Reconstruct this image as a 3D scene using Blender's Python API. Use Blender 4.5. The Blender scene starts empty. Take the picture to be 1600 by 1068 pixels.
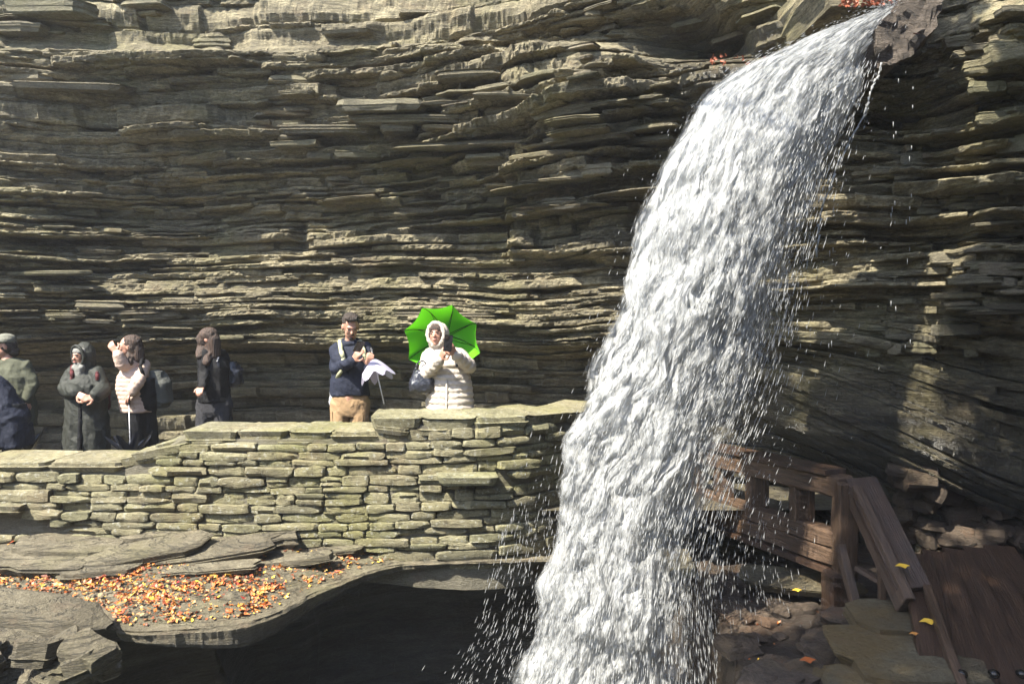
import bpy, bmesh, math, random
import numpy as np
from mathutils import Vector, Matrix, Euler

# ------------------------------------------------------------------ camera, sky, sun, exposure
random.seed(7); rng = np.random.default_rng(7)
scene = bpy.context.scene
COL = scene.collection
F = 1155.0          # focal length in photo pixels (photo 1600 wide)
CZ = 1.5            # eye height above the walkway

cam_d = bpy.data.cameras.new('camera'); cam = bpy.data.objects.new('camera', cam_d); COL.objects.link(cam)
cam.location = (0, 0, CZ); cam.rotation_euler = (math.radians(90), 0, 0)
cam_d.sensor_width = 36; cam_d.lens = 36*F/1600; cam_d.clip_end = 500; cam_d.clip_start = .05
scene.camera = cam

SUN = Vector((-0.46, -0.44, 0.80)).normalized()
world = bpy.data.worlds.new("World"); scene.world = world; world.use_nodes = True
nt = world.node_tree; nt.nodes.clear()
sky = nt.nodes.new('ShaderNodeTexSky'); sky.sky_type = 'NISHITA'; sky.sun_disc = False
sky.sun_elevation = math.asin(SUN.z); sky.sun_rotation = math.atan2(SUN.x, SUN.y) % (2*math.pi)
bg = nt.nodes.new('ShaderNodeBackground'); bg.inputs[1].default_value = 0.15
out = nt.nodes.new('ShaderNodeOutputWorld')
nt.links.new(sky.outputs[0], bg.inputs[0]); nt.links.new(bg.outputs[0], out.inputs[0])
sd = bpy.data.lights.new('sun', 'SUN'); sd.energy = 5.0; sd.angle = math.radians(.5); sd.color = (1, .935, .80)
sun = bpy.data.objects.new('sun', sd); COL.objects.link(sun); sun.rotation_euler = SUN.to_track_quat('Z', 'Y').to_euler()
sun.location = (-8, -8, 14)
vs = scene.view_settings; vs.view_transform = 'Standard'; vs.look = 'None'; vs.gamma = 1; vs.exposure = 1.95; vs.use_curve_mapping = False
cy = scene.cycles
cy.max_bounces = 8; cy.diffuse_bounces = 4; cy.glossy_bounces = 3; cy.transmission_bounces = 4; cy.transparent_max_bounces = 24
cy.use_denoising = True

def P(px, py, Y): return Vector(((px-800)/F*Y, Y, CZ+(534-py)/F*Y))
def PX(x, y): return 800+x/np.maximum(y, .3)*F
def PY(z, y): return 534-(z-CZ)/np.maximum(y, .3)*F

# ------------------------------------------------------------------ noise
def hsh(ix, iy, seed=0):
    ix = np.asarray(ix).astype(np.int64).astype(np.uint32); iy = np.asarray(iy).astype(np.int64).astype(np.uint32)
    h = ix*np.uint32(374761393)+iy*np.uint32(668265263)+np.uint32((seed*974634777+12345) & 0xffffffff)
    h = (h ^ (h >> np.uint32(13)))*np.uint32(1274126177); h = (h ^ (h >> np.uint32(15)))*np.uint32(2246822519)
    h = h ^ (h >> np.uint32(16))
    return (h & np.uint32(0xffffff)).astype(np.float64)/0xffffff
def vn(x, y, seed=0):
    x = np.asarray(x, float); y = np.asarray(y, float)
    x, y = np.broadcast_arrays(x, y)
    ix = np.floor(x); iy = np.floor(y); fx = x-ix; fy = y-iy
    fx = fx*fx*(3-2*fx); fy = fy*fy*(3-2*fy)
    a = hsh(ix, iy, seed); b = hsh(ix+1, iy, seed); c = hsh(ix, iy+1, seed); d = hsh(ix+1, iy+1, seed)
    return (a*(1-fx)+b*fx)*(1-fy)+(c*(1-fx)+d*fx)*fy*1.0
def fbm(x, y, seed=0, o=4):
    t = 0; a = .5; n = 0
    for i in range(o):
        t = t+a*vn(x*2**i, y*2**i, seed+i*17); n += a; a *= .5
    return t/n*2-1
def sst(a, b, x):
    t = np.clip((x-a)/(b-a), 0, 1); return t*t*(3-2*t)
def gs(x, y, cx, cy_, sx, sy): return np.exp(-((x-cx)/sx)**2-((y-cy_)/sy)**2)

# ------------------------------------------------------------------ object helpers
def link(o, parent=None):
    COL.objects.link(o)
    if parent: o.parent = parent
    return o
def mesh_np(name, V, Q, mat, parent=None, smooth=True, attrs=None):
    V = np.asarray(V, np.float32); Q = np.asarray(Q, np.int32); k = Q.shape[1]
    me = bpy.data.meshes.new(name); me.vertices.add(len(V)); me.vertices.foreach_set('co', V.ravel())
    me.loops.add(Q.size); me.loops.foreach_set('vertex_index', Q.ravel())
    me.polygons.add(len(Q)); me.polygons.foreach_set('loop_start', np.arange(0, Q.size, k, dtype=np.int32))
    me.polygons.foreach_set('use_smooth', np.full(len(Q), smooth))
    for an, av in (attrs or {}).items():
        a = me.attributes.new(an, 'FLOAT', 'POINT'); a.data.foreach_set('value', np.asarray(av, np.float32).ravel())
    me.materials.append(mat); me.update(calc_edges=True)
    return link(bpy.data.objects.new(name, me), parent)
def grid(name, V3, mat, parent=None, smooth=True, attrs=None, flip=False, keep=None):
    n, m = V3.shape[:2]; i = np.arange(n*m).reshape(n, m)
    Q = np.stack([i[:-1, :-1], i[1:, :-1], i[1:, 1:], i[:-1, 1:]], -1).reshape(-1, 4)
    if flip: Q = Q[:, ::-1]
    if keep is not None: Q = Q[keep.reshape(-1)]
    return mesh_np(name, V3.reshape(-1, 3), Q, mat, parent, smooth, attrs)
def from_bm(name, bm, mat, parent=None, smooth=True):
    me = bpy.data.meshes.new(name); bm.to_mesh(me); bm.free(); me.materials.append(mat)
    if smooth: me.polygons.foreach_set('use_smooth', [True]*len(me.polygons))
    return link(bpy.data.objects.new(name, me), parent)
def meta(o, label=None, cat=None, group=None, kind=None):
    if label: o['label'] = label
    if cat: o['category'] = cat
    if group: o['group'] = group
    if kind: o['kind'] = kind
    return o
def empty(name, loc, label, cat, group=None):
    o = bpy.data.objects.new(name, None); o.empty_display_size = .1; link(o); o.location = loc
    return meta(o, label, cat, group)

# ------------------------------------------------------------------ materials
def new_mat(name):
    m = bpy.data.materials.new(name); m.use_nodes = True; n = m.node_tree
    b = n.nodes['Principled BSDF']; return m, n, b
def mapn(n, scale, coord='Object', rot=(0, 0, 0)):
    if coord == 'World':
        g = n.nodes.new('ShaderNodeNewGeometry'); mp = n.nodes.new('ShaderNodeMapping'); mp.inputs['Scale'].default_value = scale; mp.inputs['Rotation'].default_value = rot
        n.links.new(g.outputs['Position'], mp.inputs[0]); return mp.outputs[0]
    tc = n.nodes.new('ShaderNodeTexCoord'); mp = n.nodes.new('ShaderNodeMapping')
    mp.inputs['Scale'].default_value = scale; mp.inputs['Rotation'].default_value = rot
    n.links.new(tc.outputs[coord], mp.inputs[0]); return mp.outputs[0]
def noise(n, vec, sc, det=6, rough=.6, dist=0):
    t = n.nodes.new('ShaderNodeTexNoise'); t.inputs['Scale'].default_value = sc; t.inputs['Detail'].default_value = det
    t.inputs['Roughness'].default_value = rough; t.inputs['Distortion'].default_value = dist
    n.links.new(vec, t.inputs['Vector']); return t.outputs['Fac']
def ramp(n, fac, stops):
    r = n.nodes.new('ShaderNodeValToRGB'); e = r.color_ramp.elements
    while len(e) < len(stops): e.new(.5)
    for x, (p, c) in zip(e, stops): x.position = p; x.color = (*c, 1) if len(c) == 3 else c
    n.links.new(fac, r.inputs[0]); return r.outputs[0]
def math_(n, op, a, b=None, clamp=False):
    m = n.nodes.new('ShaderNodeMath'); m.operation = op; m.use_clamp = clamp
    for i, v in enumerate((a, b)):
        if v is None: continue
        if isinstance(v, (int, float)): m.inputs[i].default_value = v
        else: n.links.new(v, m.inputs[i])
    return m.outputs[0]
def mixc(n, fac, a, b, mode='MIX'):
    m = n.nodes.new('ShaderNodeMix'); m.data_type = 'RGBA'; m.blend_type = mode
    for s, v in ((m.inputs[0], fac), (m.inputs[6], a), (m.inputs[7], b)):
        if isinstance(v, (int, float)): s.default_value = v
        elif isinstance(v, tuple): s.default_value = (*v, 1)
        else: n.links.new(v, s)
    return m.outputs[2]
def bump(n, b, h, dist=.01, st=1):
    bp = n.nodes.new('ShaderNodeBump'); bp.inputs['Distance'].default_value = dist; bp.inputs['Strength'].default_value = st
    n.links.new(h, bp.inputs['Height']); n.links.new(bp.outputs[0], b.inputs['Normal'])
def attr(n, name):
    a = n.nodes.new('ShaderNodeAttribute'); a.attribute_name = name; return a.outputs['Fac']
def objrand(n):
    return n.nodes.new('ShaderNodeObjectInfo').outputs['Random']

def rock_mat(name, dark, mid, light, moss=(.16, .15, .055), mossamt=.4, coord='World', use_wet=True, rnd=0.0, iron=.25, crack=0.0):
    m, n, b = new_mat(name)
    v1 = mapn(n, (1, 1, 6), coord); v2 = mapn(n, (1, 1, 1), coord)
    big = noise(n, v2, .9, 5, .65); band = noise(n, v1, 1.6, 8, .7, .4); fine = noise(n, v1, 22, 8, .75); grit = noise(n, v2, 90, 3, .7)
    s = math_(n, 'ADD', math_(n, 'MULTIPLY', band, .55), math_(n, 'MULTIPLY', fine, .45))
    c = ramp(n, s, [(.34, dark), (.50, mid), (.64, light)])
    c = mixc(n, math_(n, 'MULTIPLY', ramp(n, big, [(.5, (0, 0, 0)), (.62, (1, 1, 1))]), mossamt), c, moss)
    rust = noise(n, v2, 2.3, 6, .7)
    c = mixc(n, math_(n, 'MULTIPLY', ramp(n, rust, [(.56, (0, 0, 0)), (.66, (1, 1, 1))]), iron), c, (.17, .095, .05))
    c = mixc(n, .5, c, ramp(n, grit, [(.25, (.35, .35, .35)), (.7, (1, 1, 1))]), 'MULTIPLY')
    if rnd:
        c = mixc(n, rnd, c, ramp(n, objrand(n), [(0, (.50, .50, .50)), (.25, (.95, .90, .70)), (.45, (.70, .74, .58)), (.65, (1, .95, .85)), (.8, (.72, .66, .58)), (1, (1, 1, .92))]), 'MULTIPLY')
    if name == 'wall_stone':
        sp = noise(n, v2, 14, 6, .75); c = mixc(n, .8, c, ramp(n, sp, [(.36, (.35, .33, .27)), (.48, (1, 1, 1))]), 'MULTIPLY')
        c = mixc(n, .5, c, mixc(n, ramp(n, noise(n, v2, 26, 4, .6), [(.58, (0, 0, 0)), (.64, (1, 1, 1))]), c, (.42, .42, .36)))
    if crack:
        ck = noise(n, mapn(n, (.55, .55, 13), coord), 3.2, 5, .6, .5)
        cl = ramp(n, math_(n, 'ABSOLUTE', math_(n, 'SUBTRACT', ck, .5)), [(.0, (0, 0, 0)), (.018, (1, 1, 1))])
        c = mixc(n, crack, c, cl, 'MULTIPLY')
    rough = ramp(n, fine, [(.3, (.85,)*3), (.8, (.6,)*3)])
    if use_wet:
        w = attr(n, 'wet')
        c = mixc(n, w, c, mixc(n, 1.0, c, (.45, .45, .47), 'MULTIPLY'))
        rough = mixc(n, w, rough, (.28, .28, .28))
    n.links.new(c, b.inputs['Base Color']); n.links.new(rough, b.inputs['Roughness'])
    hh = math_(n, 'ADD', math_(n, 'MULTIPLY', fine, .7), math_(n, 'MULTIPLY', grit, .2))
    if crack: hh = math_(n, 'ADD', hh, math_(n, 'MULTIPLY', cl, .35))
    bump(n, b, math_(n, 'ADD', math_(n, 'ADD', hh, band), math_(n, 'MULTIPLY', noise(n, v2, 38, 5, .7), .5)), .045, 1)
    return m
M = {}
M['cliff'] = rock_mat('cliff_shale', (.058, .050, .030), (.215, .185, .112), (.55, .48, .305), moss=(.20, .185, .065), crack=.5)
M['ledge'] = rock_mat('ledge_shale', (.045, .037, .025), (.135, .115, .073), (.26, .228, .155), mossamt=.35, crack=.5)
M['slab'] = rock_mat('loose_slab', (.06, .055, .04), (.19, .17, .12), (.38, .34, .245), use_wet=False, rnd=.7)
M['wallstone'] = rock_mat('wall_stone', (.10, .09, .052), (.27, .25, .155), (.46, .425, .285), moss=(.25, .24, .09), mossamt=.7, use_wet=False, rnd=.55)
M['mortar'] = rock_mat('wall_mortar', (.07, .065, .045), (.16, .145, .105), (.24, .22, .165), use_wet=False)
M['wetrock'] = rock_mat('wet_rock', (.030, .022, .016), (.085, .060, .040), (.15, .112, .078), moss=(.10, .07, .028), iron=.6)
M['deep'] = rock_mat('grotto_rock', (.06, .06, .056), (.15, .148, .135), (.28, .275, .25), mossamt=.1, iron=.1)
# ------------------------------------------------------------------ cliff
PLAN = [(-900, 8.6), (-300, 9.0), (0, 9.2), (400, 9.3), (800, 9.0), (1000, 8.4), (1150, 7.8), (1300, 7.05), (1450, 6.6), (1600, 6.3), (1780, 5.9), (2050, 4.9), (2500, 3.5)]
pts = [((p-800)/F*y, y) for p, y in PLAN]+[(5.4, 1.4), (5.6, -1.5), (6.0, -5.0)]
pts = [(-14.5, 5.0)]+pts
def spline(pp, n):
    pp = np.array([2*np.array(pp[0])-np.array(pp[1])]+list(pp)+[2*np.array(pp[-1])-np.array(pp[-2])], float); outp = []
    for i in range(1, len(pp)-2):
        t = np.linspace(0, 1, n, endpoint=False)[:, None]; a, b_, c, d = pp[i-1:i+3]
        outp.append(.5*((2*b_)+(-a+c)*t+(2*a-5*b_+4*c-d)*t**2+(-a+3*b_-3*c+d)*t**3))
    outp.append(pp[-2][None]); return np.concatenate(outp)
cur = spline(pts, 400)
seg = np.linalg.norm(np.diff(cur, axis=0), axis=1); arc = np.concatenate([[0], np.cumsum(seg)])
ppx = np.where(cur[:, 1] > .5, 800+cur[:, 0]/np.maximum(cur[:, 1], .5)*F, 9999)
vis = (ppx > -60) & (ppx < 1680)
w = np.where(vis[1:], np.abs(np.diff(ppx))/1.6, seg/.06)
cw = np.concatenate([[0], np.cumsum(w)])
ncol = int(cw[-1]); q = np.linspace(0, cw[-1], ncol)
S = np.interp(q, cw, arc); CX = np.interp(q, cw, cur[:, 0]); CY = np.interp(q, cw, cur[:, 1])
tx = np.gradient(CX, S); ty = np.gradient(CY, S); tl = np.hypot(tx, ty); NX = ty/tl; NY = -tx/tl
# layers
rl = random.Random(11); zb = [-3.2]; fine_l = []
while zb[-1] < 9:
    z = zb[-1]
    if z < -.5 or z > 6.2: t = rl.uniform(.12, .3)
    elif z > 3.9: t = rl.choice([rl.uniform(.02, .05), rl.uniform(.03, .07), rl.uniform(.03, .1), rl.uniform(.14, .32)])
    elif z > 1.3: t = rl.choice([rl.uniform(.016, .032), rl.uniform(.02, .045), rl.uniform(.02, .05), rl.uniform(.045, .10)])
    elif z > .2: t = rl.choice([rl.uniform(.03, .06), rl.uniform(.04, .09), rl.uniform(.10, .2)])
    else: t = rl.uniform(.06, .14)
    zb.append(z+t)
zb = np.array(zb); NL = len(zb)-1
CPX = 800+CX/np.maximum(CY, .6)*F; CPX = np.where(CY < .6, 3000, CPX)
def zwarp(zeta, s, px):
    a = sst(1120, 1680, px); b_ = 1-sst(1.1, 2.1, zeta)
    z = zeta-1.0*a*b_
    z = z+.30*sst(480, 1150, px)*sst(2.0, 3.2, zeta)*(1-.8*sst(1200, 1500, px))
    z = z+.10*fbm(s*.35, zeta*.4, 5, 2)+.035*fbm(s*1.3, zeta*1.2, 6, 3)
    z = z-.10*sst(350, -50, px)*sst(3.5, 4.5, zeta)*-1
    return z
def macro(px, z, y):
    py = 534-(z-CZ)/y*F
    d = np.interp(py, [-300, 0, 60, 100, 125, 190, 235, 270, 330, 440, 480, 535, 560, 620, 720, 1000], [.20, .55, .72, .62, .84, .70, .60, .42, .26, .30, .46, .52, .16, -.05, -.02, .0])
    rightfade = sst(1150, 1350, px)
    d = d*(1-.75*rightfade)
    d = d+.50*gs(px, py, 40, 400, 130, 110)+.15*gs(px, py, 120, 490, 120, 40)
    d = d-.28*gs(px, py, 330, 360, 170, 70)
    d = d+.42*gs(px, py, 930, 215, 190, 90)+.25*sst(800, 812, px)*(1-sst(960, 1100, px))*sst(240, 300, py)*(1-sst(400, 420, py))
    d = d-.9*gs(px, py, 1105, 80, 100, 38)-.35*gs(px, py, 1100, 250, 90, 60)
    d = d-.25*gs(px, py, 475, 370, 12, 30)
    d = d-.35*gs(px, py, 60, 650, 90, 70)-.25*gs(px, py, 175, 575, 70, 35)-.22*gs(px, py, 430, 560, 110, 30)
    d = d+.30*gs(px, py, 1560, 180, 90, 170)-.25*gs(px, py, 1400, 170, 80, 60)+.25*gs(px, py, 1540, 120, 60, 60)
    d = d+.28*sst(1480, 1510, px+.3*(py-400))*sst(330, 350, py)*(1-sst(480, 500, py-.35*(px-1480)))
    d = d-.22*gs(px, py, 1420, 360, 70, 70)
    d = d+.25*gs(px, py, 1350, 640, 220, 70)*1
    d = d-.45*sst(640, 760, py-.25*(px-1200))*sst(1100, 1250, px)
    return d
def roughmap(px, py):
    r = .55+.75*gs(px, py, 900, 220, 230, 130)+.7*gs(px, py, 1530, 260, 150, 230)+.35*gs(px, py, 100, 420, 150, 120)
    r = r-.42*gs(px, py, 1350, 650, 260, 120)
    return np.clip(r, .12, 1.5)
def layer_off(k, s, z):
    """offset of bed k along arc length s: long lens-shaped slabs with ragged ends"""
    sj = s+.10*fbm(s*3.5, k*3.7, 21, 4)+.03*fbm(s*13, k*3.7, 22, 3)
    w1 = 1.1+1.6*hsh(k, 1, 3); w2 = .35+.5*hsh(k, 2, 3)
    bed = vn(s*.45, k*.21, 31)-.5; bed2 = vn(s*.7, np.floor(k/4.)*7.7, 32)-.5
    e1 = vn(sj/w1, k*1.13, 33); e2 = vn(sj/w2, k*2.31, 34); hard = hsh(k, 7, 5)
    sl = .20*sst(.50, .56, e1)*hard+.10*sst(.52, .57, e2)-.12*sst(.60, .66, vn(sj/.8, k*1.9, 35))
    c2 = hsh(np.floor(sj/(w2*1.5)+17*hsh(k, 4, 4)), k, 9)-.5
    return .34*bed+.26*bed2+sl+.03*c2*(hsh(k, 9, 9) < .5)+.035*fbm(s*4.1, k*5.1, 41, 5)
FR = np.array([0, .12, .36, .62, .86, 1.0])
rows_z = []; rows_d = []
prevd = None
for k in range(NL):
    z0 = zwarp(zb[k], S, CPX); z1 = zwarp(zb[k+1], S, CPX)
    th = zb[k+1]-zb[k]
    wl = lambda kk: .020*fbm(S*1.9, kk*9.1, 51, 4)*sst(.6, .2, abs(th-.1)*0+.3)
    z0 = z0+wl(k); z1 = z1+wl(k+1)
    off = layer_off(np.float64(k), S, zb[k])
    rr = min(.03, th*.3); under = (.02+.07*hsh(k, 12, 6))*min(1, th/.07)*(.4+1.2*vn(S*.8, k*1.7, 36))
    gap = .045*sst(.58, .7, vn(S*.6, k*2.9, 37))
    for f in ((0, .15, .62, 1.0) if th < .045 else FR):
        z = z0*(1-f)+z1*f
        z = z+(f*(1-f)*4)*.010*fbm(S*9, z*20, 63, 2)
        py = 534-(z-CZ)/np.maximum(CY, .6)*F
        rough = roughmap(CPX, py)
        prof = -rr*(1-np.clip(np.minimum(f*1.0, 1-f)/.10, 0, 1))-under*(1-f)**1.6-gap*(f < .01)
        chip = .038*fbm(S*6, z*16, 61, 5)+.024*fbm(S*21, z*60, 62, 4)
        facet = .05*np.abs(fbm(S*1.7+z*1.1, z*3.1, 64, 3))*min(1, th/.1)
        d = macro(CPX, z, np.maximum(CY, .6))+off*rough*1.25+prof*np.clip(rough*1.4, .3, 1.3)+chip*np.clip(rough*1.3, .35, 1.3)+facet
        if z0.mean() < -.6: d = d*.5
        rows_z.append(z); rows_d.append(d)
Z = np.array(rows_z); D = np.array(rows_d)
V3 = np.stack([CX[None]+NX[None]*D, CY[None]+NY[None]*D, Z], -1)
vy = np.maximum(V3[..., 1], .5); vpx = 800+V3[..., 0]/vy*F; vpy = 534-(V3[..., 2]-CZ)/vy*F
wet = sst(1050, 1250, vpx)*sst(470, 640, vpy)*.9+.9*gs(vpx, vpy, 1150, 110, 160, 90)+.6*gs(vpx, vpy, 1000, 470, 120, 200)+.5*sst(560, 640, vpy)
wet = np.clip(wet*(.6+.8*vn(S[None]*3, Z*6, 77)), 0, 1)
cliff = grid('cliff', V3, M['cliff'], smooth=False, attrs={'wet': wet})
meta(cliff, 'layered grey-brown shale cliff rising behind the walkway', None, None, 'structure')
print('cliff', V3.shape)
def cliff_at(px, py):
    """row/col of the cliff surface point seen at a photo pixel (nearest)"""
    j = int(np.argmin(np.abs(CPX-px)+(CY < .6)*9999))
    for _ in range(2):
        colpx = vpx[:, j]; i = int(np.argmin(np.abs(vpy[:, j]-py)))
        j = int(np.clip(j+(px-vpx[i, j])/1.45, 0, ncol-1))
    return V3[i, j], (NX[j], NY[j])

# ------------------------------------------------------------------ ledge with the hollow beneath it
EDGE = [(-500, 900, -.40), (-200, 912, -.40), (0, 930, -.40), (100, 948, -.40), (165, 962, -.41), (190, 984, -.42), (270, 984, -.42), (370, 974, -.43), (430, 957, -.43), (470, 935, -.42), (520, 912, -.40), (580, 891, -.38), (640, 880, -.38), (760, 877, -.38), (880, 874, -.38), (980, 880, -.42), (1090, 900, -.5)]
ep = np.array([((p-800)/F*((1.5-z)*F/(y-534)), (1.5-z)*F/(y-534), z) for p, y, z in EDGE])
ec = spline(ep, 62)
U = np.concatenate([[0], np.cumsum(np.linalg.norm(np.diff(ec[:, :2], axis=0), axis=1))])
epx = 800+ec[:, 0]/ec[:, 1]*F
def ledge_z(x, y, epy, ez):
    """height of the sloping shelf: x,y position, edge y and edge z"""
    zb_ = np.interp(800+x/y*F, [-500, 450, 650, 1200], [-.17, -.19, -.36, -.45])
    t = np.clip((y-epy)/np.maximum(6.5-epy, .15), 0, 1.3)
    return ez+(zb_-ez)*t
rows = []
nb = 64
for i in range(nb):           # top of the shelf, from the wall to the lip
    t = i/(nb-1); yb = 7.0
    x = ec[:, 0]*(1+(1-t)*(yb/ec[:, 1]-1)*.25); y = yb+(ec[:, 1]-yb)*t
    z = ledge_z(x, y, ec[:, 1], ec[:, 2])+(.028*fbm(x*1.6, y*2.2, 90, 4)+.02*fbm(x*8, y*10, 96, 4)+.012*np.round(2.5*fbm(x*.8+y*.3, y*1.3, 91, 3)))*min(1, (1-t)*5+.15)
    rows.append(np.stack([x, y, z], -1))
dirx = np.gradient(ec[:, 0]); diry = np.gradient(ec[:, 1]); dl = np.hypot(dirx, diry); nx, ny = diry/dl, -dirx/dl  # towards camera
thk = np.interp(epx, [-500, 150, 260, 380, 450, 600, 700, 1200], [.05, .06, .11, .17, .15, .07, .03, .03])
jag = .02*fbm(U*5, U*0, 93, 4)+.012*fbm(U*17, U*0, 94, 3)
lowl = sst(230, 120, epx)       # left part: stepped rock instead of a hollow
def under(dz, inward):
    x = ec[:, 0]-nx*inward+nx*jag; y = ec[:, 1]-ny*inward+ny*jag
    return x, y, ec[:, 2]-dz
prof = [(0.0, -.005), (.15, -.02), (.5, -.005), (.8, .0), (1.0, .02)]
for a, inn in prof:
    x, y, z = under(thk*a, inn+.01*fbm(U*9, U*0+a*7, 95, 3)); rows.append(np.stack([x, y, z-.004], -1))
steps = 48
for i in range(1, steps+1):
    t = i/steps
    dz = thk+2.4*t**1.15
    wallY = np.interp(epx, [-500, 200, 500, 800, 1200], [6.6, 6.8, 7.6, 7.9, 7.9])
    inn = .05+(wallY-ec[:, 1])*(1-np.exp(-t*9))+.12*np.sin(t*16+epx*.002)
    inn = inn*(1-lowl)+lowl*(-.5*t**1.2+.12*hsh(np.floor(t*18+.004*epx), 5, 6))
    inn = inn+.05*fbm(U*.8, t*30-U*.5, 97, 3)+.07*(hsh(np.floor(t*26-.5*U), 3, 9)-.5)
    x = ec[:, 0]-nx*inn*.15*(1-lowl)-nx*inn*lowl; y = ec[:, 1]+np.where(lowl > .5, inn, inn)
    rows.append(np.stack([x, y, ec[:, 2]-dz], -1))
L3 = np.array(rows)
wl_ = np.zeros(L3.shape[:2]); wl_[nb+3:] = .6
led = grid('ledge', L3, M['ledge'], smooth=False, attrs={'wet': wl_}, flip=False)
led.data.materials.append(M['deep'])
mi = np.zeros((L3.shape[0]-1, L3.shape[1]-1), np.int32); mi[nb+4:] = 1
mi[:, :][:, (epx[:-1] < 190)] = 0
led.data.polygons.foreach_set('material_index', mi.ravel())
meta(led, 'shelf of rock below the stone wall, undercut by a dark hollow', None, None, 'structure')
def shelf_point(px, py):
    """point on the shelf top under photo pixel"""
    x_e = np.interp(px, epx, ec[:, 1]); ez = np.interp(px, epx, ec[:, 2])
    y = 6.0
    for _ in range(12):
        x = (px-800)/F*y; z = float(ledge_z(np.array(x), np.array(y), x_e, ez)); y = (CZ-z)*F/(py-534)
    return Vector(((px-800)/F*y, y, z))

# ------------------------------------------------------------------ walkway behind the wall, right-hand rock floor, pool, far ground
gx = np.linspace(-9, 3.2, 200)[None]; gy = np.linspace(6.6, 9.6, 40)[:, None]
wz = np.interp(gx, [-9, -2.6, -2.2, 3.2], [-.15, -.12, 0, 0])+.008*fbm(gx*3, gy*3, 101, 3)
wk = grid('walkway', np.stack([gx+0*gy, gy+0*gx, wz+0*gy], -1), M['ledge'], attrs={'wet': np.full(200*40, .5)}, flip=True); meta(wk, 'stone walkway running behind the wall', kind='structure')
fx = np.linspace(0, 1, 190)[None]; fy = np.linspace(2.6, 7.2, 180)[:, None]
FXL = np.interp(fy, [2.6, 4.0, 5.2, 6.2, 7.2], [1.35, 1.25, 1.35, 1.5, 1.2]); FXR = 5.2+0*fy
X = FXL+(FXR-FXL)*fx**1.3; Yg = fy+0*fx
fz = -.52+.10*fbm(X*1.3, Yg*1.5, 111, 4)+.05*np.round(3*fbm(X*.9-Yg*.5, Yg*.9, 112, 3))+.02*fbm(X*9, Yg*9, 113, 4)
fz = fz+.35*sst(3.0, 4.2, X)*sst(7, 4, Yg)-.9*(1-sst(0, .16, (X-FXL)))*1.0-.1*sst(4.6, 3.4, Yg)
fl = grid('rock_floor', np.stack([X, Yg, fz], -1), M['wetrock'], attrs={'wet': np.clip(.45+.6*vn(X*2, Yg*2, 5), 0, 1)}, flip=True); meta(fl, 'wet brown rock floor right of the waterfall', kind='structure')
Xs = FXL+0*fx[:, :40]; dn = np.linspace(0, 1, 40)[None]
fl2 = grid('rock_bank', np.stack([FXL-.05+.18*fbm(fy*2, dn*7, 121, 3)-.25*np.sin(dn*3), fy+0*dn, -1.38-1.7*dn+0*fy], -1), M['wetrock'], attrs={'wet': np.full(180*40, .9)}, flip=False); meta(fl2, kind='structure')
def floor_z(x, y):
    j = np.argmin(np.abs(fy[:, 0]-y)); return float(np.interp(x, X[j], fz[j]))
def mk_water():
    m, n, b = new_mat('pool_water'); b.inputs['Base Color'].default_value = (.02, .03, .028, 1); b.inputs['Roughness'].default_value = .08
    bump(n, b, noise(n, mapn(n, (1, 1, 1)), 5, 4), .05, .6); return m
gx = np.linspace(-16, 8, 60)[None]; gy = np.linspace(-8, 9.5, 60)[:, None]
pw = grid('pool', np.stack([gx+0*gy, gy+0*gx, -2.75+0*gx*gy], -1), mk_water(), flip=True); meta(pw, 'dark plunge pool under the waterfall', kind='structure')
gg = grid('ground', np.stack([gx*3+0*gy, gy*3+0*gx, -3.3+0*gx*gy], -1), M['ledge'], attrs={'wet': np.zeros(3600)}, flip=True); meta(gg, kind='structure')
# ------------------------------------------------------------------ unseen far side of the gorge, and added foliage behind the camera for shade
gx = np.linspace(-18, 12, 220)[None]; gz = np.linspace(-3.2, 6.5, 140)[:, None]
oy = -5.5-.25*gz+.35*fbm(gx*.5, gz*2, 201, 4)+.25*(hsh(np.floor(gz*6+.3*gx*0), np.floor(gx*.6), 3)-.5)+0*gx
oc = grid('far_gorge_wall', np.stack([gx+0*gz, oy, gz+0*gx], -1), M['cliff'], attrs={'wet': np.zeros(220*140)}, flip=True); meta(oc, kind='structure')
def mk_leafmat():
    m, n, b = new_mat('shade_tree_leaf'); c = ramp(n, noise(n, mapn(n, (1, 1, 1)), 3, 3), [(.35, (.05, .08, .02)), (.55, (.12, .12, .03)), (.7, (.22, .13, .03))])
    n.links.new(c, b.inputs['Base Color']); b.inputs['Roughness'].default_value = .6; return m
def mk_bark():
    m, n, b = new_mat('bark'); c = ramp(n, noise(n, mapn(n, (6, 6, 1)), 8, 6), [(.35, (.05, .04, .03)), (.65, (.14, .11, .085))])
    n.links.new(c, b.inputs['Base Color']); b.inputs['Roughness'].default_value = .9; return m
M['leaf'] = mk_leafmat(); M['bark'] = mk_bark()
def tube_bm(bm, p0, p1, r0, r1, seg=10, cap=True):
    p0 = Vector(p0); p1 = Vector(p1); d = p1-p0
    mat = Matrix.Translation((p0+p1)/2) @ d.to_track_quat('Z', 'Y').to_matrix().to_4x4()
    bmesh.ops.create_cone(bm, cap_ends=cap, segments=seg, radius1=r0, radius2=r1, depth=d.length, matrix=mat)
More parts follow.
